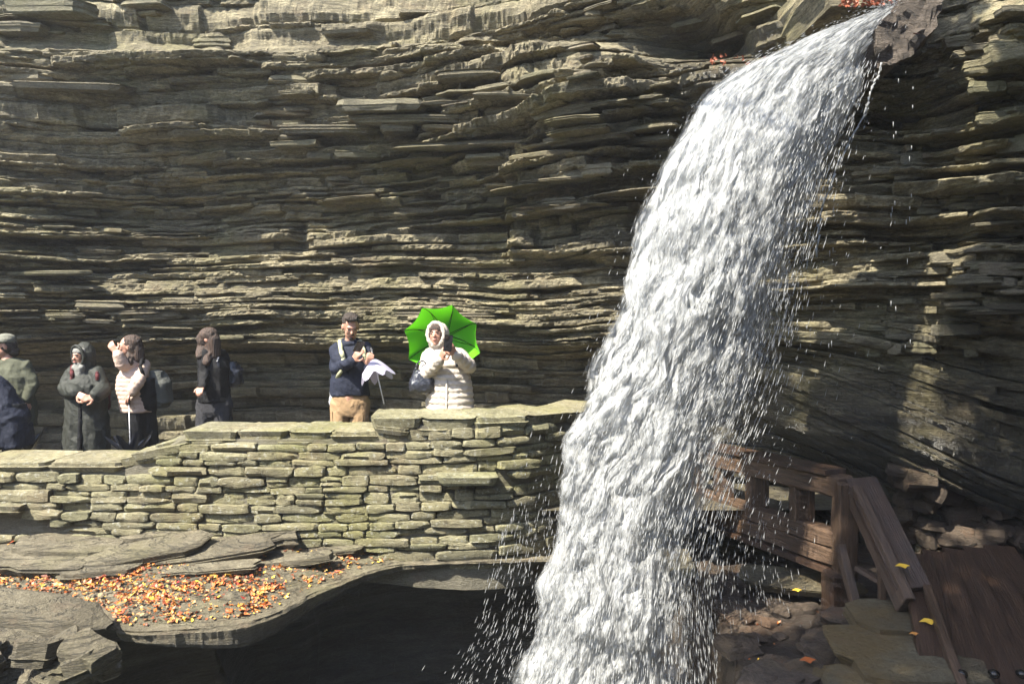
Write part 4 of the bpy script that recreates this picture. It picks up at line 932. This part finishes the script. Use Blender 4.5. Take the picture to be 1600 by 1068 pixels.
t, q_ = pleated('umbrella', None, tipv, .165, .21, 6, M['white_u'], at, .22, 'half folded white umbrella hanging from the hand of the man in navy')
bm = bmesh.new(); capsule(bm, tipv.normalized()*-.10, .012, tipv.normalized()*.03, .012, 8); from_bm('handle', bm, M['phone'], t)
bm = bmesh.new(); capsule(bm, Vector((0, 0, 0)), .006, tipv*1.0, .005, 8); from_bm('shaft', bm, M['metal'], t)

# --- woman with green umbrella (x 700)
f = figure(703, 7.0, .02, 'smiling woman in cream padded coat with hood up, filming with a phone'); L = f.L
head(f, L(683, 524, -.03), yaw=-.20, pitch=-.12, roll=-.08, s=.97)
J = stdJ(hw=.15, H=.97); J['neck'] = L(690, 545); J['chest'] = L(700, 570); J['pelvis'] = Vector((0, 0, .9)); J['sl'] = L(672, 556); J['sr'] = L(716, 556); J['el'] = L(664, 586, -.10); J['er'] = L(735, 573, -.08); J['wl'] = L(688, 561, -.27); J['wr'] = L(711, 553, -.30)
body(f, J, [(J['wl'], L(695, 546, -.33)-J['wl'], (-.4, -1, .1), .5, -1), (J['wr'], L(705, 543, -.35)-J['wr'], (.5, -1, 0), .5, 1)], .95)
bm = bmesh.new()
padded(bm, [(0, 0, .55, .23, .17), (0, 0, .80, .225, .17), (.0, 0, .98, .215, .16), (-.01, 0, 1.14, .20, .15), (-.03, 0, 1.28, .19, .145), (-.06, 0, 1.36, .14, .11), (-.075, 0, 1.41, .08, .08)], 15, .012)
for q_ in 'lr':
    a, b2, c = J['s'+q_], J['e'+q_], J['w'+q_]
    for (u0, u1, ra_, rb_, nn_) in ((a, b2, .080, .066, 4), (b2, c, .066, .050, 4)):
        for i in range(nn_): v = u0.lerp(u1, (i+.5)/nn_); rr_ = ra_+(rb_-ra_)*(i+.5)/nn_; ell(bm, v, (rr_*1.06, rr_*1.06, rr_*.9), (u1-u0).to_track_quat('Z', 'Y').to_matrix())
        capsule(bm, u0, ra_*.88, u0.lerp(u1, .95), rb_*.88)
capsule(bm, J['sl'], .08, J['neck']+Vector((0, 0, -.05)), .08); capsule(bm, J['sr'], .08, J['neck']+Vector((0, 0, -.05)), .08)
fuse('padded_coat', bm, M['cream'], f.root, .009, .7, .007, 16, smooth=1)
bm = bmesh.new(); capsule(bm, (-.02, -.178, .60), .009, (-.015, -.168, 1.12), .009, 8); from_bm('zip', bm, M['fur'], f.root)
h = f.h; bm = bmesh.new(); ell(bm, h(0, .055, .012), (.105, .098, .125), f.R); capsule(bm, h(0, .05, -.06), .10, J['neck']+Vector((0, .03, -.03)), .095); fuse('hood', bm, M['cream'], f.root, .009, .6, .006, 12)
bm = bmesh.new()
for i in range(16):
    a = i/16*2*math.pi; b2 = (i+1)/16*2*math.pi; capsule(bm, h(math.cos(a)*.080, -.042+.02*(math.sin(a) < -.6), .008+math.sin(a)*.112), .022, h(math.cos(b2)*.080, -.042, .008+math.sin(b2)*.112), .022, 8)
fuse('hood_trim', bm, M['fur'], f.root, .008, .7, .006, 40)
bm = bmesh.new(); ell(bm, h(0, .0, .06), (.078, .085, .06), f.R); ell(bm, h(-.062, -.03, 0), (.02, .035, .06), f.R, 10); ell(bm, h(.062, -.03, 0), (.02, .035, .06), f.R, 10); fuse('hair', bm, M['hair_b'], f.root, .008, .6, .005, 30)
trousers(f, J, M['blackc'], wr=.006); shoes(f, J, M['shoe'])
rl_ = f.root.location; phone(rl_, L(700, 536, -.40), (.15, .1, .2), 'black smartphone held up by the woman in the cream coat')
# umbrella
hub = P(699, 523, 7.6); rimc = P(692, 532, 7.34)
um = empty('umbrella', hub, 'bright lime green open umbrella resting behind the woman in cream', 'umbrella'); ax = (rimc-hub).normalized(); ln = (rimc-hub).length
xx = Vector((1, 0, 0)); xx = (xx-ax*xx.dot(ax)).normalized(); yy = ax.cross(xx)*-1
if yy.z < 0: yy = -yy
R_ = .385; NR = 8; rows_ = []
for i in range(11):
    t = i/10; row = []
    for j in range(NR*6+1):
        k = j % 6/6; a = math.radians(74)+2*math.pi*j/(NR*6); seg_a = math.radians(74)+2*math.pi*(j//6)/NR; a0, a1 = seg_a, seg_a+2*math.pi/NR
        p0 = Vector((math.cos(a0), math.sin(a0))); p1 = Vector((math.cos(a1), math.sin(a1))); pp = p0.lerp(p1, k); sag = 1-.075*math.sin(math.pi*k)*t
        rad = R_*math.sin(t*1.32)/math.sin(1.32); zz = ln*1.15*(1-math.cos(t*1.32))/(1-math.cos(1.32))-.03*math.sin(math.pi*k)*t*(1-t)*2
        row.append(xx*pp.x*rad*sag*1.02+yy*pp.y*rad*sag+ax*zz)
    rows_.append(row)
cn = grid('canopy', np.array(rows_), M['green_u'], um, True)
for j in range(NR):
    bm = bmesh.new(); pr = None
    for i in range(11):
        v = rows_[i][j*6]+ax*.006
        if pr is not None: capsule(bm, pr, .0035, v, .0035, 6)
        pr = v
    capsule(bm, rows_[6][j*6]+ax*.008, .0028, ax*.17, .0028, 6); from_bm('rib', bm, M['greyc'], um)
bm = bmesh.new(); hd = P(712, 566, 6.86)-hub; capsule(bm, ax*-.03, .006, hd, .006, 8); from_bm('shaft', bm, M['metal'], um)
bm = bmesh.new(); capsule(bm, hd, .012, hd+(hd.normalized()*.09), .013, 8); from_bm('handle', bm, M['phone'], um)
# shiny bag on her arm
bgp = P(660, 594, 6.88); hb = empty('handbag', bgp, 'shiny black vinyl handbag hanging from the arm of the woman in cream', 'bag')
bm = bmesh.new(); loft(bm, [(0, 0, -.115, .07, .04), (0, 0, -.095, .115, .06), (0, 0, -.03, .12, .065), (-.005, 0, .05, .095, .045), (-.01, 0, .095, .08, .025)], 26, .05, 5); fuse('bag_body', bm, M['bag'], hb, .008, .7, .014, 12)
for dy in (-.03, .03):
    bm = bmesh.new(); pr = None
    for i in range(9):
        a = math.pi*i/8; v = Vector((-.005+math.cos(a)*.06, dy, .085+math.sin(a)*.10))
        if pr is not None: capsule(bm, pr, .006, v, .006, 6)
        pr = v
    from_bm('bag_strap', bm, M['bag'], hb)

# --- hooded woman in long coat (x 135)
f = figure(133, 7.6, -.14, 'woman in long dark hooded raincoat standing with her hands clasped'); L = f.L
head(f, L(128, 557, -.03), yaw=-.38, pitch=.05, s=.95)
J = stdJ(hw=.15, H=.95); J['neck'] = L(131, 576); J['sl'] = L(113, 585); J['sr'] = L(152, 585); J['el'] = L(103, 606, -.06); J['er'] = L(162, 608, -.06); J['wl'] = L(121, 615, -.24); J['wr'] = L(149, 620, -.23); J['pelvis'] = Vector((.02, 0, .88))
body(f, J, [(J['wl'], L(134, 622, -.28)-J['wl'], (0, -1, .5), .6, -1), (J['wr'], L(136, 622, -.26)-J['wr'], (0, -1, .4), .6, 1)], .95)
bm = bmesh.new(); loft(bm, [(.02, 0, .28, .235, .18), (.02, 0, .5, .225, .175), (.02, 0, .75, .21, .165), (.015, 0, .95, .195, .155), (.01, 0, 1.12, .19, .145), (0, 0, 1.23, .18, .135), (0, 0, 1.30, .12, .10), (0, 0, 1.34, .07, .07)], 30, .045, 7)
sleeves(bm, J, .085, .075, .066, stop=.85); capsule(bm, J['sl'], .08, J['neck']+Vector((0, 0, -.05)), .08); capsule(bm, J['sr'], .08, J['neck']+Vector((0, 0, -.05)), .08); fuse('raincoat', bm, M['coat'], f.root, .010, .6, .016, 7)
bm = bmesh.new(); loft(bm, [(.045, -.165, .30, .030, .06), (.045, -.15, .6, .028, .05), (.04, -.125, .9, .024, .05), (.03, -.11, 1.08, .018, .045), (.02, -.10, 1.2, .015, .04)], 16); fuse('dress', bm, M['blackc'], f.root, .010, .6)
h = f.h; bm = bmesh.new(); ell(bm, h(0, .038, .022), (.106, .095, .130), f.R); capsule(bm, h(0, .045, -.06), .095, J['neck']+Vector((0, .02, -.02)), .10); fuse('hood', bm, M['coat'], f.root, .009, .6, .006, 12)
bm = bmesh.new()
for i in range(16):
    a = i/16*2*math.pi; b2 = (i+1)/16*2*math.pi; capsule(bm, h(math.cos(a)*.086, -.045-.02*max(0, math.sin(a)), .01+math.sin(a)*.112), .017, h(math.cos(b2)*.086, -.045-.02*max(0, math.sin(b2)), .01+math.sin(b2)*.112), .017, 8)
fuse('hood_brim', bm, M['coat'], f.root, .008, .7)
bm = bmesh.new(); ell(bm, h(0, .0, .062), (.080, .085, .050), f.R); capsule(bm, h(-.05, -.045, -.115), .035, h(.05, -.045, -.115), .035, 8); capsule(bm, h(0, -.04, -.08), .045, J['neck']+Vector((0, -.06, -.05)), .05); fuse('scarf', bm, M['scarf'], f.root, .008, .6, .006, 20)
trousers(f, J, M['blackc']); shoes(f, J, M['shoe'])
rl_ = f.root.location; bk = empty('backpack', rl_+Vector((0, .16, 1.15)), 'maroon backpack worn over the long dark raincoat', 'backpack')
bm = bmesh.new(); loft(bm, [(0, .04, -.25, .11, .06), (0, .05, -.2, .14, .09), (0, .05, .02, .14, .09), (0, .03, .14, .10, .06)], 20); fuse('pack', bm, M['maroon'], bk, .01, .6)
for sx, pts_ in ((-1, [(113, 572, .0), (112, 580, -.085), (113, 588, -.11), (110, 598, -.08)]), (1, [(150, 574, .0), (152, 584, -.085), (152, 592, -.1)])):
    bm = bmesh.new()
    for a, b2 in zip(pts_[:-1], pts_[1:]): capsule(bm, L(*a)-Vector((0, .16, 1.15)), .018, L(*b2)-Vector((0, .16, 1.15)), .018, 8)
    from_bm('strap', bm, M['maroon'], bk)

# --- woman in pink padded jacket (x 212)
f = figure(216, 7.7, -.10, 'long-haired woman in pale pink padded jacket raising one hand to her face'); L = f.L
head(f, L(200, 542, -.02), yaw=-1.15, pitch=.0, s=.96)
J = stdJ(hw=.10, H=.96); J['neck'] = L(209, 561); J['chest'] = L(213, 580); J['sl'] = L(200, 570, -.08); J['sr'] = L(224, 570, .08); J['el'] = L(191, 570, -.16); J['wl'] = L(183, 551, -.20); J['er'] = L(216, 596, -.18); J['wr'] = L(205, 614, -.20); J['pelvis'] = L(220, 614)
J['hl'] = L(213, 620, -.05); J['hr'] = L(227, 620, .05); J['kl'] = Vector((.02, -.06, .47)); J['kr'] = Vector((.12, .05, .47)); J['al'] = Vector((.06, -.06, .085)); J['ar'] = Vector((.20, .06, .085))
body(f, J, [(J['wl'], L(174, 540, -.2)-J['wl'], (.2, -1, -.2), .45, -1), (J['wr'], L(198, 624, -.2)-J['wr'], (-1, -.3, 0), .7, 1)], .93)
bm = bmesh.new(); c0 = J['pelvis'].x; padded(bm, [(c0-.035, 0, .87, .145, .15), (c0-.05, 0, 1.0, .155, .15), (c0-.075, 0, 1.12, .155, .15), (c0-.075, 0, 1.24, .14, .15), (c0-.07, 0, 1.32, .10, .12), (c0-.07, 0, 1.36, .06, .07)], 11, .010)
sleeves(bm, J, .062, .054, .046, stop=.9); capsule(bm, J['sl'], .07, J['sr'], .07)
for q_ in 'lr':
    for (u0, u1, ra_, rb_) in ((J['s'+q_], J['e'+q_], .074, .064), (J['e'+q_], J['w'+q_], .064, .052)):
        for i in range(5): v = u0.lerp(u1, (i+.4)/5.2); rr_ = ra_+(rb_-ra_)*i/5; ell(bm, v, (rr_, rr_, rr_*.55), (u1-u0).to_track_quat('Z', 'Y').to_matrix())
fuse('padded_jacket', bm, M['pink'], f.root, .009, .6, .005, 14, smooth=1)
h = f.h; bm = bmesh.new(); ell(bm, h(0, .04, .045), (.088, .10, .088), f.R); capsule(bm, h(.0, .07, .02), .078, L(214, 560, .0), .075); capsule(bm, h(-.06, .0, .0), .035, L(203, 566, -.12), .035); capsule(bm, h(.06, .03, .0), .035, L(217, 572, .02), .05); capsule(bm, h(.02, .09, -.02), .06, L(222, 578, .04), .045)
fuse('hair', bm, M['hair_b'], f.root, .009, .6, .007, 26)
trousers(f, J, M['blackc'], r=(.12, .09, .062, .055)); shoes(f, J, M['shoe'])
rl_ = f.root.location; bk = empty('backpack', rl_+Vector((.14, .10, 1.15)), 'grey backpack worn by the woman in the pink padded jacket', 'backpack')
bm = bmesh.new(); loft(bm, [(.03, .02, -.24, .07, .10), (.045, .02, -.18, .10, .13), (.04, .02, .02, .095, .13), (.0, .02, .15, .06, .09)], 22, .03); fuse('pack', bm, M['packg'], bk, .01, .6, .012)
bm = bmesh.new()
for a, b2 in zip([(222, 562, -.04), (219, 572, -.13), (224, 586, -.12)][:-1], [(222, 562, -.04), (219, 572, -.13), (224, 586, -.12)][1:]): capsule(bm, L(*a)-Vector((.14, .10, 1.15)), .018, L(*b2)-Vector((.14, .10, 1.15)), .018, 8)
from_bm('strap', bm, M['blackc'], bk)

# --- dark figure with long hair turned away (x 333)
f = figure(335, 8.0, -.05, 'long-haired person all in black looking down, turned away'); L = f.L
head(f, L(325, 531, -.04), yaw=-1.6, pitch=.45, s=.97, face=False)
J = stdJ(hw=.12, H=.99); J['neck'] = L(333, 548); J['sl'] = L(320, 557, -.08); J['sr'] = L(346, 557, .10); J['el'] = L(318, 583, -.12); J['wl'] = L(316, 604, -.22); J['er'] = L(352, 583, .10); J['wr'] = L(348, 606, .0)
body(f, J, [(J['wl'], L(312, 610, -.3)-J['wl'], (0, -.5, 1), .7, -1), (J['wr'], L(345, 618, -.02)-J['wr'], (0, -.5, 1), .7, 1)])
bm = bmesh.new(); loft(bm, torso(J, .165, .135, 1.38, .90, .02, .99), 28, .02); sleeves(bm, J, .080, .066, .055); capsule(bm, J['sl'], .08, J['sr'], .08); fuse('jacket', bm, M['blackc'], f.root, .010, .6, .014, 8)
h = f.h; bm = bmesh.new(); ell(bm, h(0, .02, .045), (.090, .108, .088), f.R); ell(bm, h(0, -.05, .02), (.075, .062, .085), f.R); capsule(bm, h(-.05, -.04, .0), .05, L(311, 556, -.14), .035); capsule(bm, h(.0, .05, -.02), .08, L(334, 556, -.04), .07); capsule(bm, h(-.06, .02, -.02), .05, L(322, 566, -.15), .04); capsule(bm, h(-.03, -.08, .02), .035, L(309, 552, -.1), .025)
fuse('hair', bm, M['hair_b'], f.root, .009, .6, .006, 26, 4)
trousers(f, J, M['dgrey'], r=(.12, .10, .08, .075)); shoes(f, J, M['shoe'])
rl_ = f.root.location; bk = empty('backpack', rl_+Vector((.15, .12, 1.22)), 'small shiny black backpack worn by the person all in black', 'backpack')
bm = bmesh.new(); loft(bm, [(.02, 0, -.16, .05, .07), (.025, 0, -.12, .085, .10), (.02, 0, .02, .085, .10), (-.01, 0, .12, .05, .07)], 22, .04, 4); fuse('pack', bm, M['bag'], bk, .008, .7, .012, 12)
bm = bmesh.new()
for a, b2 in zip([(343, 552, .0), (340, 566, -.14), (348, 584, -.04)][:-1], [(343, 552, .0), (340, 566, -.14), (348, 584, -.04)][1:]): capsule(bm, L(*a)-Vector((.15, .12, 1.22)), .016, L(*b2)-Vector((.15, .12, 1.22)), .016, 8)
from_bm('strap', bm, M['bag'], bk)

# --- man in olive coat and cap at the left edge (x 20)
f = figure(22, 7.6, -.14, 'person in olive coat and grey cap at the left edge, facing away from camera'); L = f.L
head(f, L(7, 541, -.02), yaw=-1.0, pitch=.15, s=1.0)
J = stdJ(hw=.17, H=1.0); J['neck'] = L(12, 562); J['sl'] = L(-6, 575, -.05); J['sr'] = L(39, 574, .04); J['el'] = L(-16, 606, -.1); J['wl'] = L(-6, 630, -.22); J['er'] = L(49, 602, .0); J['wr'] = L(42, 626, -.08); J['chest'] = L(18, 590)
body(f, J, [(J['wr'], L(40, 640, -.12)-J['wr'], (1, -.4, 0), .9, 1), (J['wl'], L(-2, 642, -.25)-J['wl'], (-1, -.5, 0), .7, -1)])
bm = bmesh.new(); loft(bm, [(0, 0, .78, .215, .15), (0, 0, .95, .205, .15), (-.01, 0, 1.14, .20, .145), (-.03, 0, 1.28, .195, .145), (-.05, 0, 1.36, .15, .12), (-.06, 0, 1.42, .09, .08)], 28, .03); sleeves(bm, J, .080, .068, .056); capsule(bm, J['sl'], .08, J['neck']+Vector((0, 0, -.05)), .085); capsule(bm, J['sr'], .08, J['neck']+Vector((0, 0, -.05)), .085); fuse('coat', bm, M['olive'], f.root, .010, .6, .016, 8)
h = f.h; bm = bmesh.new(); ell(bm, h(0, .03, .0), (.082, .085, .085), f.R); ell(bm, h(0, .07, -.06), (.07, .05, .06), f.R); fuse('hair', bm, M['hair_d'], f.root, .009, .6, .01, 26)
bm = bmesh.new(); ell(bm, h(0, .01, .072), (.092, .105, .062), f.R); loft(bm, [(h(0, .01, .05).x, h(0, .01, .05).y, h(0, .01, .05).z-.01, .100, .105), (h(0, .01, .05).x, h(0, .01, .05).y, h(0, .01, .05).z+.03, .096, .10)], 24); ell(bm, h(0, -.10, .052), (.06, .05, .010), f.R); fuse('cap', bm, M['capc'], f.root, .008, .6)
trousers(f, J, M['greyc']); shoes(f, J, M['shoe'])
def folded_umbrella(top, tip, label, loc, R_=.12):
    top = Vector(top); tip = Vector(tip); d = tip-top; t, _q = pleated('umbrella', None, -d, R_, .22, 7, M['black_u'], tip, .55, label, droop=.06)
    bm = bmesh.new(); capsule(bm, top-tip, .006, (0, 0, 0), .005, 8); from_bm('shaft', bm, M['metal'], t); bm = bmesh.new(); capsule(bm, top-tip, .014, (top-tip)*.9, .014, 8); from_bm('handle', bm, M['phone'], t); return t
folded_umbrella(P(40, 632, 7.48), P(43, 706, 7.42), 'half closed black umbrella held point down by the person in the olive coat', None, .16)
folded_umbrella(P(201, 622, 7.50), P(204, 712, 7.40), 'half closed shiny black umbrella below the hand of the woman in pink', None, .22)

# --- person in navy leaning at the left edge
f = figure(0, 7.25, -.14, 'person in dark navy jacket bending forward at the left edge, face out of view'); L = f.L
head(f, L(-52, 622, -.15), yaw=-1.5, pitch=.9, face=False)
J = stdJ(hw=.16, H=1.0); J['pelvis'] = Vector((.08, 0, .88)); J['chest'] = L(-16, 612); J['neck'] = L(-38, 618, -.08); J['sl'] = L(-34, 625, -.18); J['sr'] = L(-30, 616, .12); J['el'] = L(-30, 660, -.25); J['wl'] = L(-40, 690, -.3); J['er'] = L(-28, 655, .1); J['wr'] = L(-40, 690, .0); J['hl'] = Vector((.06, -.09, .86)); J['hr'] = Vector((.10, .09, .86))
body(f, J, [(J['wl'], (-.3, 0, -1), (0, -1, 0), .5, 1), (J['wr'], (-.3, 0, -1), (0, -1, 0), .5, -1)])
bm = bmesh.new(); capsule(bm, J['pelvis'], .19, J['chest'], .185, 20); capsule(bm, J['chest'], .18, J['neck'], .12, 20); loft(bm, [(.08, 0, .62, .21, .2), (.08, 0, .78, .205, .19), (.06, 0, .95, .17, .17), (.04, 0, 1.0, .10, .1)], 24, .03); sleeves(bm, J, .085, .07, .055); fuse('jacket', bm, M['navy'], f.root, .010, .6, .016, 8)
h = f.h; bm = bmesh.new(); ell(bm, h(0, .03, .04), (.088, .10, .09), f.R); fuse('hair', bm, M['hair_d'], f.root, .009, .6, .01, 26)
trousers(f, J, M['greyc']); shoes(f, J, M['shoe'])

# finer pieces belong to the garment they sit on
for rt in [o for o in bpy.data.objects if o.name.split('.')[0] == 'person']:
    kids = {k.name.split('.')[0]: k for k in rt.children}
    for a, b2 in (('hood_trim', 'hood'), ('hood_brim', 'hood'), ('zip', 'padded_coat'), ('collar', 'jacket')):
        if a in kids and b2 in kids: kids[a].parent = kids[b2]
# ------------------------------------------------------------------ moist air of the gorge
bm = bmesh.new(); bmesh.ops.create_cube(bm, size=1)
for v in bm.verts: v.co = Vector((v.co.x*44-2, v.co.y*27+1.5, (v.co.z+.5)*16.2-4.4))
hz = bpy.data.materials.new('moist_air'); hz.use_nodes = True; n = hz.node_tree; n.nodes.clear()
o_ = n.nodes.new('ShaderNodeOutputMaterial'); pv = n.nodes.new('ShaderNodeVolumePrincipled'); pv.inputs['Density'].default_value = .0016; pv.inputs['Color'].default_value = (.9, .93, 1, 1); pv.inputs['Anisotropy'].default_value = .2
n.links.new(pv.outputs[0], o_.inputs['Volume']); hb_ = from_bm('haze', bm, hz, None, False); meta(hb_, 'thin moist air filling the gorge', kind='stuff')
